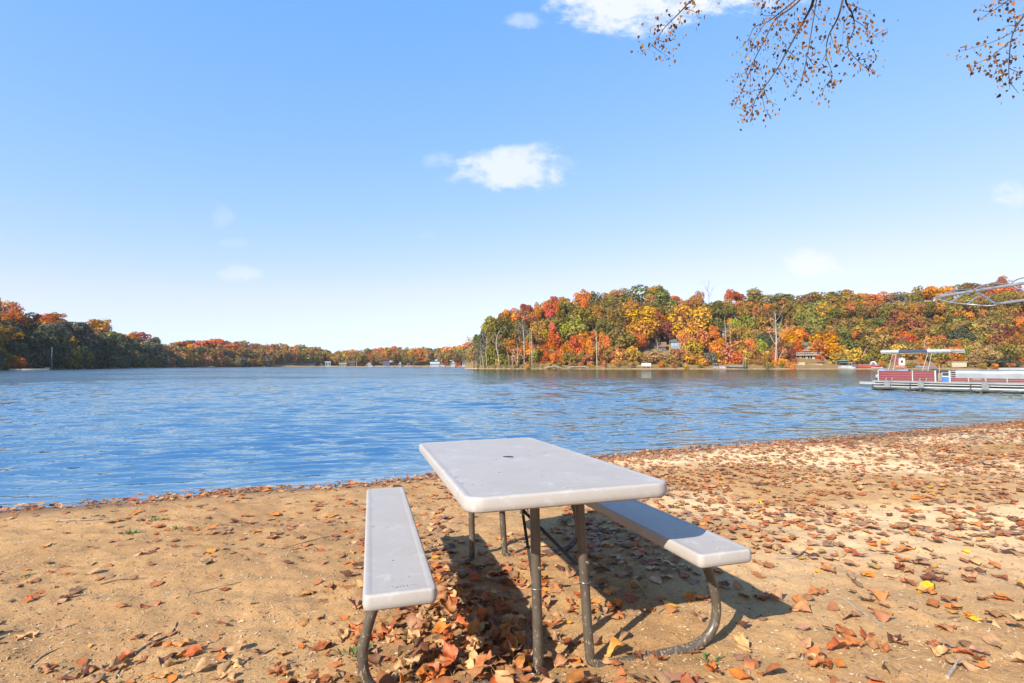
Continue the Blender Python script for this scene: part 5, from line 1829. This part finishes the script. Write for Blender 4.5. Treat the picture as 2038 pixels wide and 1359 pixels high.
house(856, 875, 720, 728, 462, WHITE, (.38, .40, .44), 'white cottage with blue windows and pale roof on the green lawn', windows=4, glass=cm(BLUE))
house(897, 906, 717.5, 726.5, 458, WHITE, (.40, .38, .36), 'white house between the two round red bushes', gable='front', windows=2)
house(920, 931, 719, 727, 458, (.25, .27, .32), (.08, .09, .12), 'pale grey house behind the farther red bush', windows=2)
house(934, 944.5, 716.5, 728, 452, (.22, .25, .30), BROWN, 'grey blue gabled house nearest the point', gable='front', windows=2)
house(5, 18, 721, 729.5, 153, WHITE, WHITE, 'small white gabled boathouse low in the shaded left wood', gable='front', windows=1, depth=3, group=G1)

G2 = 'houses on the hillside'
house(1282, 1326, 680, 706, 226, DARK, (.20, .12, .08), 'long dark timber cabin with a pale deck edge high on the open slope', 'right', 'side', 4, 7, G2, True, None, 'house', .62)
house(1335, 1356, 673, 692, 228, (.16, .22, .30), (.10, .12, .14), 'pale blue house half hidden behind golden trees', 'right', 'side', 3, 6, G2, False, m_glassb, 'house', .6)
house(1424, 1468, 652, 678, 234, (.022, .024, .035), (.05, .045, .045), 'near black house with bright blue windows between pale trunks', 'right', 'side', 4, 8, G2, True, m_glassb, 'house', .72, (.8, .8))
house(1717, 1777, 655, 669.5, 240, (.05, .045, .04), (.10, .09, .08), 'dark house with a row of small white windows high in the wood', 'right', 'side', 8, 7, G2, False, cm((.6, .6, .6)), 'house', .68)
house(1814, 1833, 664, 677, 229, (.42, .36, .20), (.28, .24, .14), 'small yellowish house showing through the trees', 'right', 'side', 2, 5, G2, False, None, 'house', .6)

# green roofed cabin with its deck and stairs
YC = 212.0
cab = frame_at(1608, YC, at(1608, 722, YC).z, 'cabin', 'two storey cabin with green hipped roof and stone porch by the water', 'house', G2)
U = YC / F


def cz(py):
    return at(1608, py, YC).z - cab.location.z


def cbx(name, px0, px1, py0, py1, y0, y1, mat, parent=cab):
    mb = MB()
    mb.box((((px0 + px1) / 2 - 1608) * U, (y0 + y1) / 2, (cz(py0) + cz(py1)) / 2), (abs(px1 - px0) * U, y1 - y0, abs(cz(py0) - cz(py1))))
    return mb.build(name, mat, parent)


cbx('foundation', 1576, 1634, 718, 730, 0, 8, cm((.36, .30, .22)))
cbx('lower_wall', 1578, 1632, 706.5, 718, .6, 8, cm((.06, .05, .05)))
for px_ in (1579.5, 1588.5, 1594.5, 1600, 1605.5, 1611.5, 1617.5, 1626, 1630.5):
    cbx('pier', px_ - (2.2 if px_ in (1605.5, 1617.5, 1594.5) else .7), px_ + (2.2 if px_ in (1605.5, 1617.5, 1594.5) else .7), 706.5, 718, 0, .55, cm((.36, .32, .26)))
cbx('deck', 1576, 1630, 705.8, 707, -1.2, 3, cm((.42, .36, .28)))
for i in range(19):
    cbx('baluster', 1577 + i * 2.9 - .25, 1577 + i * 2.9 + .25, 702.2, 705.8, -1.2, -1.1, cm((.46, .42, .40)))
cbx('handrail', 1576, 1630, 701.6, 702.3, -1.25, -1.05, cm((.46, .42, .40)))
up = cbx('upper_wall', 1595, 1621, 687, 706, 3.05, 9, cm(REDD))
wn = cbx('window', 1607.5, 1614.5, 688.2, 694.6, 2.9, 3.04, cm(WHITE))
cbx('pane', 1609, 1613, 689, 693.8, 2.8, 2.89, m_glassb, wn)
cbx('window', 1599, 1603, 697.5, 704, 2.9, 3.04, m_glass)
mb = MB()
x0, x1, zt, zb_ = (1593 - 1608) * U, (1623 - 1608) * U, cz(679.5), cz(687.3)
mb.add([(x0, 2.4, zb_), (x1, 2.4, zb_), (x1, 9.6, zb_), (x0, 9.6, zb_), (x0 + 2.2, 6, zt), (x1 - 2.2, 6, zt)], [(0, 1, 5, 4), (1, 2, 5), (2, 3, 4, 5), (3, 0, 4), (0, 3, 2, 1)])
mb.build('roof', cm(GREEN), cab)
mb = MB()
x0, x1 = (1592.5 - 1608) * U, (1613 - 1608) * U
mb.add([(x0, 1.0, cz(698)), (x1, 1.0, cz(698)), (x1 - .8, 3.04, cz(695)), (x0 + .8, 3.04, cz(695)), (x0, 1.0, cz(698.6)), (x1, 1.0, cz(698.6))], [(0, 1, 2, 3), (0, 4, 5, 1)])
mb.build('awning', cm((.36, .20, .13)), cab)
stairs = frame_at(1641, 203, at(1641, 731, 203).z, 'stairs', 'wooden stairs with pale handrails running down from the cabin deck', 'stairs')
US = 203 / F
for i in range(12):
    t = i / 11
    mb = MB()
    mb.box(((1652 - 21 * t - 1641) * US, -2 + 9 * t, .15 + 4.4 * t), (.5, 1.1, .10))
    mb.build('tread', cm((.40, .28, .18)), stairs)
for dy in (-.65, .65):
    mb = MB()
    mb.bar(((1652 - 1641) * US, -2 + dy, .95), ((1631 - 1641) * US, 7 + dy, 5.4), .12, .10)
    for i in range(5):
        t = i / 4
        mb.box(((1652 - 21 * t - 1641) * US, -2 + 9 * t + dy, .45 + 4.4 * t), (.08, .08, 1.0))
    mb.build('handrail', cm((.46, .36, .26)), stairs)
for px0, px1, py0, py1, lab in ((1609, 1634, 724, 730.5, 'pale stone retaining wall below the cabin lawn'), (1580, 1600, 721, 724.5, 'upper stone retaining wall in front of the cabin porch')):
    w_ = frame_at((px0 + px1) / 2, 199, float(right_ground(1600, 199)) - .4, 'retaining_wall', lab, 'wall', 'stone walls below the cabin')
    ww = (px1 - px0) / F * 199
    zt = at(px0, py0, 199).z - w_.location.z
    for row in range(3):
        nst = 9
        for i in range(nst):
            mb = MB()
            sx = ww / nst
            mb.prism([(x, y) for x, y in rounded(sx * random.uniform(.86, .97), .7, .08, 1)], zt * row / 3 + .01, zt * (row + 1) / 3 - .02)
            o = mb.build('stone', cm((.44, .38, .28)), w_)
            o.location = (-ww / 2 + sx * (i + .5 + .25 * (row % 2)), random.uniform(-.05, .05), 0)


def boat_small(px0, px1, py_top, py_base, Y, hull, toprim, label, side='right', roof=None, group='boats moored on the far banks', stripe=None, name='moored_boat', cat='boat'):
    w = (px1 - px0) / F * Y
    zb = max(.05, at(px0, py_base, Y).z)
    h = at(px0, py_top, Y).z - zb
    e = frame_at((px0 + px1) / 2, Y, zb, name, label, cat, group)
    hh = h * (.55 if roof is None else .34)
    mb = MB()
    L, B = w / 2, .95
    prof = [(-L, -B), (L * .55, -B), (L * .85, -B * .55), (L, 0), (L * .85, B * .55), (L * .55, B), (-L, B)]
    vs_ = [(x * .93, y * .8, 0) for x, y in prof] + [(x, y, hh) for x, y in prof]
    n = len(prof)
    mb.add(vs_, [tuple(range(n - 1, -1, -1)), tuple(range(n, 2 * n))] + [(i, (i + 1) % n, n + (i + 1) % n, n + i) for i in range(n)])
    mb.build('hull', cm(hull, .4), e)
    mb = MB()
    mb.box((-.1 * L, 0, hh + h * .09), (w * .62, 1.5, h * .16))
    mb.build('seats', cm(toprim), e)
    mb = MB()
    for sy in (-B, B):
        mb.tube([(-L * .96, sy, hh + h * .2), (L * .55, sy, hh + h * .2), (L * .8, sy * .5, hh + h * .2)], .035, 5)
    mb.build('rail', m_alu, e)
    if roof is not None:
        mb = MB()
        vs_ = []
        for i in range(7):
            t = i / 6 - .5
            zz = h - .22 * (2 * t) ** 2 * h * .4
            vs_ += [(w * .98 * t, -1.1, zz - .08), (w * .98 * t, 0, zz), (w * .98 * t, 1.1, zz - .08)]
        fs_ = [(i * 3 + k, (i + 1) * 3 + k, (i + 1) * 3 + k + 1, i * 3 + k + 1) for i in range(6) for k in range(2)]
        mb.add(vs_, fs_, True)
        for i in range(6):
            pass
        mb.build('canopy', cm(roof), e)
        mb = MB()
        for sx in (-.42, 0, .42):
            for sy in (-1.0, 1.0):
                mb.tube([(w * sx, sy, hh * .6), (w * sx, sy, h * .93)], .04, 5)
        mb.build('canopy_post', m_alu, e)
    if stripe:
        mb = MB()
        mb.box((-.2 * L, -B - .02, hh * .62), (w * .78, .04, hh * .3))
        mb.build('stripe', cm(stripe), e)
    return e


boat_small(1418, 1432, 723.5, 734, 193, WHITE, CREAM, 'small white pontoon with a boxy white canopy at the bank', roof=(.55, .55, .55))
boat_small(1431, 1446, 726, 734, 191, (.34, .28, .38), (.38, .20, .22), 'low boat under a faded lilac and pink cover')
boat_small(1447, 1487, 725.5, 734, 191, (.03, .03, .035), WHITE, 'long pontoon with white rails and a black hull at the bank', stripe=None)
boat_small(1670, 1701, 721, 733.5, 190, (.30, .36, .46), WHITE, 'boat on a lift under a rounded white canopy past the cabin stairs', roof=(.52, .52, .52))
boat_small(1699, 1749, 723, 732.5, 190, (.22, .022, .02), (.30, .04, .03), 'long red boat lying on the bank past the covered lift', stripe=(.3, .03, .02))
boat_small(1781, 1803, 722, 732, 189, (.45, .16, .08), WHITE, 'orange boat with a white roof behind the leaning canopy poles', roof=(.50, .44, .36))
boat_small(1802, 1852, 722, 734, 188, (.10, .13, .17), (.16, .22, .24), 'dark boat on a lift under a long pale teal canopy', roof=(.26, .40, .42))
boat_small(1997, 2060, 730.5, 736, 120, (.48, .47, .44), WHITE, 'cream white boat bow behind the silver seat cover')
boat_small(90, 100, 729.5, 734, 160, WHITE, (.4, .4, .42), 'tiny white boat beside the pale sandy landing', 'left')
boat_small(403, 408.5, 727, 731, 380, WHITE, (.4, .4, .42), 'tiny white boat moored below the blue gabled cottage', 'left')
boat_small(525, 529, 726.5, 731, 446, WHITE, (.4, .4, .42), 'tiny white boat at the end of the brown far bank', 'left')
boat_small(617, 625, 726, 730.5, 466, WHITE, (.4, .4, .42), 'pair like white covered boat below the long blue grey house', 'left', roof=(.5, .5, .5))
boat_small(637, 646, 726, 730.5, 466, (.40, .38, .34), (.3, .3, .3), 'cream covered boat just short of the white lake house', 'left', roof=(.48, .46, .38))
boat_small(876, 888, 723.5, 731, 452, WHITE, (.4, .4, .42), 'white canopied boat below the nearer round red bush', 'left', roof=(.55, .55, .55))
boat_small(777, 784, 727, 731.5, 462, WHITE, (.4, .4, .42), 'white boat at the dock by the royal blue house', 'left')
boat_small(734, 745, 727, 731.5, 464, (.46, .46, .5), (.4, .4, .42), 'white speedboat drawn up before the gabled boathouse', 'left')

for px0, px1, lab in ((640, 672, 'low wooden dock in front of the white lake house'), (745, 770, 'brownish dock beside the gabled boathouse'), (806, 828, 'white dock beside the small grey hut'), (820, 836, 'slanting sandy boat ramp'),
                      (396, 425, 'thin pale dock below the shaded cottage'), (928, 952, 'pale dock at the end nearest the point'), (1735, 1755, 'short white dock at the end of the red boat')):
    sd = 'right' if px0 > 1000 else 'left'
    Yd = float(np.interp(px0, *((RIGHT_PX, RIGHT_Y) if sd == 'right' else (LEFT_PX, LEFT_Y)))) - 2.5
    e = frame_at((px0 + px1) / 2, Yd, 0, 'dock', lab, 'dock', 'docks on the far banks')
    w = (px1 - px0) / F * Yd
    mb = MB()
    mb.box((0, 0, .55), (w, 1.6, .14))
    mb.build('deck', cm((.42, .38, .33)), e)
    for i in range(5):
        mb = MB()
        mb.box((w * (i / 4 - .5) * .95, -.7, .1), (.16, .16, 1.1))
        mb.build('post', cm((.2, .17, .14)), e)

# sandy landing at the left, white landing bench, boulder, crib, tent, sheds
e = frame_at(60, 150.5, 0, 'sand_landing', 'pale strip of bare sand at the water below the shaded left wood', 'landing')
mb = MB()
n = 24
top_ = [(-4.2 + 8.4 * i / n, -0.5 - .9 * math.sin(PI * i / n)) for i in range(n + 1)] + [(4.2 - 8.4 * i / n, 2.0) for i in range(n + 1)]
mb.prism(top_, -.3, .42)
mb.build('sand', cm((.50, .42, .33)), e)

e = frame_at(1283, 193, float(right_ground(1283, 193)), 'slatted_bench', 'white slatted landing bench on the shore below the dark cabin', 'bench')
for i, (yy_, zz_) in enumerate(((0, .62), (.35, .62), (.7, .62), (.8, .95), (.8, 1.28), (.8, 1.6))):
    mb = MB()
    mb.box((.5, yy_, zz_), (3.3, .26 if i < 3 else .08, .07 if i < 3 else .27))
    mb.build('slat', cm((.58, .56, .50)), e)
for x in (-1.0, .5, 2.0):
    mb = MB()
    mb.box((x, .4, .26), (.14, .9, .62))
    mb.build('leg', cm((.40, .36, .30)), e)
mb = MB()
mb.box((-2.0, .2, .8), (1.5, .5, .12))
mb.build('side_shelf', cm((.55, .53, .47)), e)

mb = MB()
rb = random.Random(8)
N1, N2 = 10, 6
vs = [(1.0 * math.cos(2 * PI * i / N1) * math.sin(PI * j / N2) * rb.uniform(.85, 1.1), .8 * math.sin(2 * PI * i / N1) * math.sin(PI * j / N2) * rb.uniform(.85, 1.1), .75 * math.cos(PI * j / N2) + .5) for j in range(N2 + 1) for i in range(N1)]
mb.add(vs, [(j * N1 + i, j * N1 + (i + 1) % N1, (j + 1) * N1 + (i + 1) % N1, (j + 1) * N1 + i) for j in range(N2) for i in range(N1)], True)
o = mb.build('boulder', cm((.42, .41, .42)))
o.location = ((1527 - CX) / F * 192, 192, .3)
tag(o, 'pale grey boulder at the water left of the big dead tree', 'boulder')

e = frame_at(1907, 190, float(right_ground(1907, 190)), 'timber_crib', 'square pale timber crib on the bank behind the silver seat cover', 'crib')
for row in range(5):
    for sy in (0, 2.2):
        mb = MB()
        mb.box((0, sy, .17 + row * .33), (4.4, .22, .27))
        mb.build('plank', cm((.42, .36, .25)), e)
    for sx in (-2.0, 2.0):
        mb = MB()
        mb.box((sx, 1.1, .17 + row * .33 + .02), (.22, 1.95, .24))
        mb.build('plank', cm((.38, .32, .22)), e)
mb = MB()
mb.box((0, 1.1, 1.75), (5.2, 3.0, .12))
mb.build('lid', cm((.46, .41, .30)), e)

e = frame_at(1855, 184.5, .1, 'tent', 'small dark tent like boat cover with a brown slope behind the canopy poles', 'tent')
mb = MB()
mb.add([(-1.5, 0, 0), (1.6, 0, 0), (-.4, 0, 2.5), (-1.5, 2, 0), (1.6, 2, 0), (-.4, 2, 2.5)], [(0, 1, 2), (5, 4, 3), (1, 4, 5, 2), (2, 5, 3, 0), (0, 3, 4, 1)])
mb.build('canvas', cm((.10, .07, .055)), e)
mb = MB()
mb.tube([(-1.55, -.05, -.1), (-.4, -.05, 2.62), (1.65, -.05, -.1)], .06, 5)
mb.build('edge_pole', m_palebark, e)

e = frame_at(1783.5, 197, float(right_ground(1783, 197)), 'shed', 'narrow dark red shed behind the leaning canopy poles', 'shed', G2)
hh = at(1783, 706, 197).z - e.location.z
mb = MB()
mb.box((0, 1.2, hh * .4), (2.2, 2.4, hh * .8))
mb.build('wall', cm((.22, .03, .03)), e)
mb = MB()
mb.add([(-1.3, -.2, hh * .78), (1.3, -.2, hh * .78), (0, -.2, hh), (-1.3, 2.6, hh * .78), (1.3, 2.6, hh * .78), (0, 2.6, hh)], [(0, 1, 2), (5, 4, 3), (1, 4, 5, 2), (2, 5, 3, 0), (0, 3, 4, 1)])
mb.build('roof', cm((.10, .04, .04)), e)
mb = MB()
mb.box((0, -.03, hh * .3), (.8, .06, hh * .55))
mb.build('door', cm((.14, .02, .02)), e)
e = frame_at(1794.5, 195, float(right_ground(1794, 195)), 'boathouse', 'small white boathouse beside the narrow red shed', 'shed', G2)
hh = at(1794, 711, 195).z - e.location.z
mb = MB()
mb.box((0, 1.0, hh * .42), (1.9, 2.0, hh * .84))
mb.build('wall', cm((.44, .46, .44)), e)
mb = MB()
mb.add([(-1.1, -.2, hh * .83), (1.1, -.2, hh * .83), (0, -.2, hh), (-1.1, 2.3, hh * .83), (1.1, 2.3, hh * .83), (0, 2.3, hh)], [(0, 1, 2), (5, 4, 3), (1, 4, 5, 2), (2, 5, 3, 0), (0, 3, 4, 1)])
mb.build('roof', cm((.36, .36, .36)), e)
mb = MB()
mb.box((0, -.03, hh * .5), (.7, .06, .8))
mb.build('window', m_glass, e)
e = frame_at(1677, 196, float(right_ground(1677, 196)), 'gazebo', 'low green roofed shelter behind the covered boat lift', 'shelter', G2)
hh = at(1677, 715.5, 196).z - e.location.z
mb = MB()
mb.add([(-2.3, -.6, hh * .78), (2.3, -.6, hh * .78), (2.3, 3, hh * .78), (-2.3, 3, hh * .78), (-.5, 1.2, hh), (.5, 1.2, hh)], [(0, 1, 5, 4), (1, 2, 5), (2, 3, 4, 5), (3, 0, 4), (0, 3, 2, 1)])
mb.build('roof', cm((.10, .22, .16)), e)
for sx in (-1.9, 1.9):
    for yy_ in (-.3, 2.7):
        mb = MB()
        mb.box((sx, yy_, hh * .36), (.16, .16, hh * .82))
        mb.build('post', cm((.25, .2, .15)), e)
e = frame_at(1737.5, 192, float(right_ground(1737, 192)), 'inflatable_float', 'white and blue inflatable float standing behind the red boat', 'float')
mb = MB()
mb.tube([(-.7, 0, 0), (-.75, 0, 1.4), (-.4, 0, 2.0), (.3, 0, 2.1), (.8, 0, 1.4), (.9, 0, .2)], [.18, .22, .24, .24, .2, .18], 10)
mb.build('tube_body', cm((.50, .52, .60)), e)
mb = MB()
mb.tube([(-.7, -.38, 1.0), (.7, -.38, 1.0)], .16, 8)
mb.build('band', cm((.10, .14, .4)), e)

# ------------------------------------------------------------------ thin air over the lake
m_haze, g = new_mat('thin_haze')
vol = g.n('ShaderNodeVolumePrincipled', {'Color': (0.80, 0.90, 1.0), 'Density': 0.00009, 'Anisotropy': 0.0})
g.t.links.new(vol.outputs[0], g.n('ShaderNodeOutputMaterial').inputs[1])
mb = MB()
mb.box((40, 360, 26), (1700, 900, 62))
tag(mb.build('haze', m_haze), 'thin blue air over the lake', kind='stuff')

# ------------------------------------------------------------------ labels of the many: trees, shrubs and single fallen leaves
ORD = ['', 'second', 'third', 'fourth', 'fifth', 'sixth', 'seventh', 'eighth', 'ninth', 'tenth', 'eleventh', 'twelfth', 'thirteenth', 'fourteenth', 'fifteenth', 'sixteenth', 'seventeenth', 'eighteenth']


def size_word(o):
    c = [k for k in o.children if k.name.startswith(('crown', 'foliage'))][0]
    w, h = c.scale.x, c.scale.z
    if h > w * 1.45:
        return 'narrow'
    if w > h * 1.45:
        return 'spreading'
    return 'rounded'


keys = {}
bpy.context.view_layer.update()
for e, colour, kind, px, py, side in tree_rows:
    word = 'shrub' if kind == 'shrub' else 'tree'
    if side == 'right':
        row = 'at the waterline' if py > 702 else 'low on the bank' if py > 672 else 'halfway up the hill' if py > 640 else 'high on the hill' if py > 607 else 'on the skyline'
    else:
        sk = float(np.interp(px, SKX, SKY_))
        row = 'on the far skyline' if py < sk + 14 else 'at the far waterline' if py > 708 else 'in far wood'
    shape = 'sparse' if kind == 'thin' else size_word(e)
    keys.setdefault(f'{shape} {WORD[colour]} {word} {row} {landmark(px)}', []).append((px, e))
for k, lst in keys.items():
    lst.sort(key=lambda t: t[0])
    for i, (px, e) in enumerate(lst):
        e['label'] = k if len(lst) == 1 else (f'leftmost {k}' if i == 0 else f'{ORD[i]} from left {k}')
        e['category'] = 'shrub' if ' shrub ' in k else 'tree'
        e['group'] = ('shrubs on the hillside bank' if ' shrub ' in k else 'autumn trees on the hillside') if ' far ' not in k else 'autumn trees on the far shore'


def leaf_zone(x, y, s):
    u, v = inv_table(x, y)
    if s < 0.35:
        return 'at the water edge'
    if -0.05 < v < 2.2 and -0.34 < u < 0.42:
        return 'under the tabletop'
    if 0.42 <= u < 1.25 and 0.35 < v < 2.4:
        return 'in the table shade'
    if -0.75 <= u <= -0.34 and -0.4 < v < 1.9:
        return 'beside the near bench leg' if v < .35 else 'under the left bench'
    if v <= -0.05 and -0.6 < u < 0.5:
        return 'in front of the table legs'
    if 0.4 <= u < 1.1 and v <= .35:
        return 'around the curved right leg'
    if u < -0.75:
        return 'on the smooth left sand' if y < 2.6 else 'on the left sand toward the lake'
    if x > 1.6:
        return 'on the right sand near the bottom edge' if y < 2.3 else 'on the right sand'
    return 'past the right bench'


FORM = ['curled', 'flat', 'folded', 'lobed', 'cupped', 'pointed', 'crinkled', 'lobed', 'twisted', 'broad', 'arched', 'lobed']
keys = {}
for o, cname, x, y, s, vi in leaf_rows:
    keys.setdefault(f'{FORM[vi]} {cname} leaf {leaf_zone(x, y, s)}', []).append((y, o))
for k, lst in keys.items():
    lst.sort(key=lambda t: t[0])
    for i, (y, o) in enumerate(lst):
        o['label'] = k if len(lst) == 1 else (f'nearest {k}' if i == 0 else f'{ORD[i]} nearest {k}')
        o['category'] = 'leaf'
        o['group'] = 'large dry leaves lying on the sand'
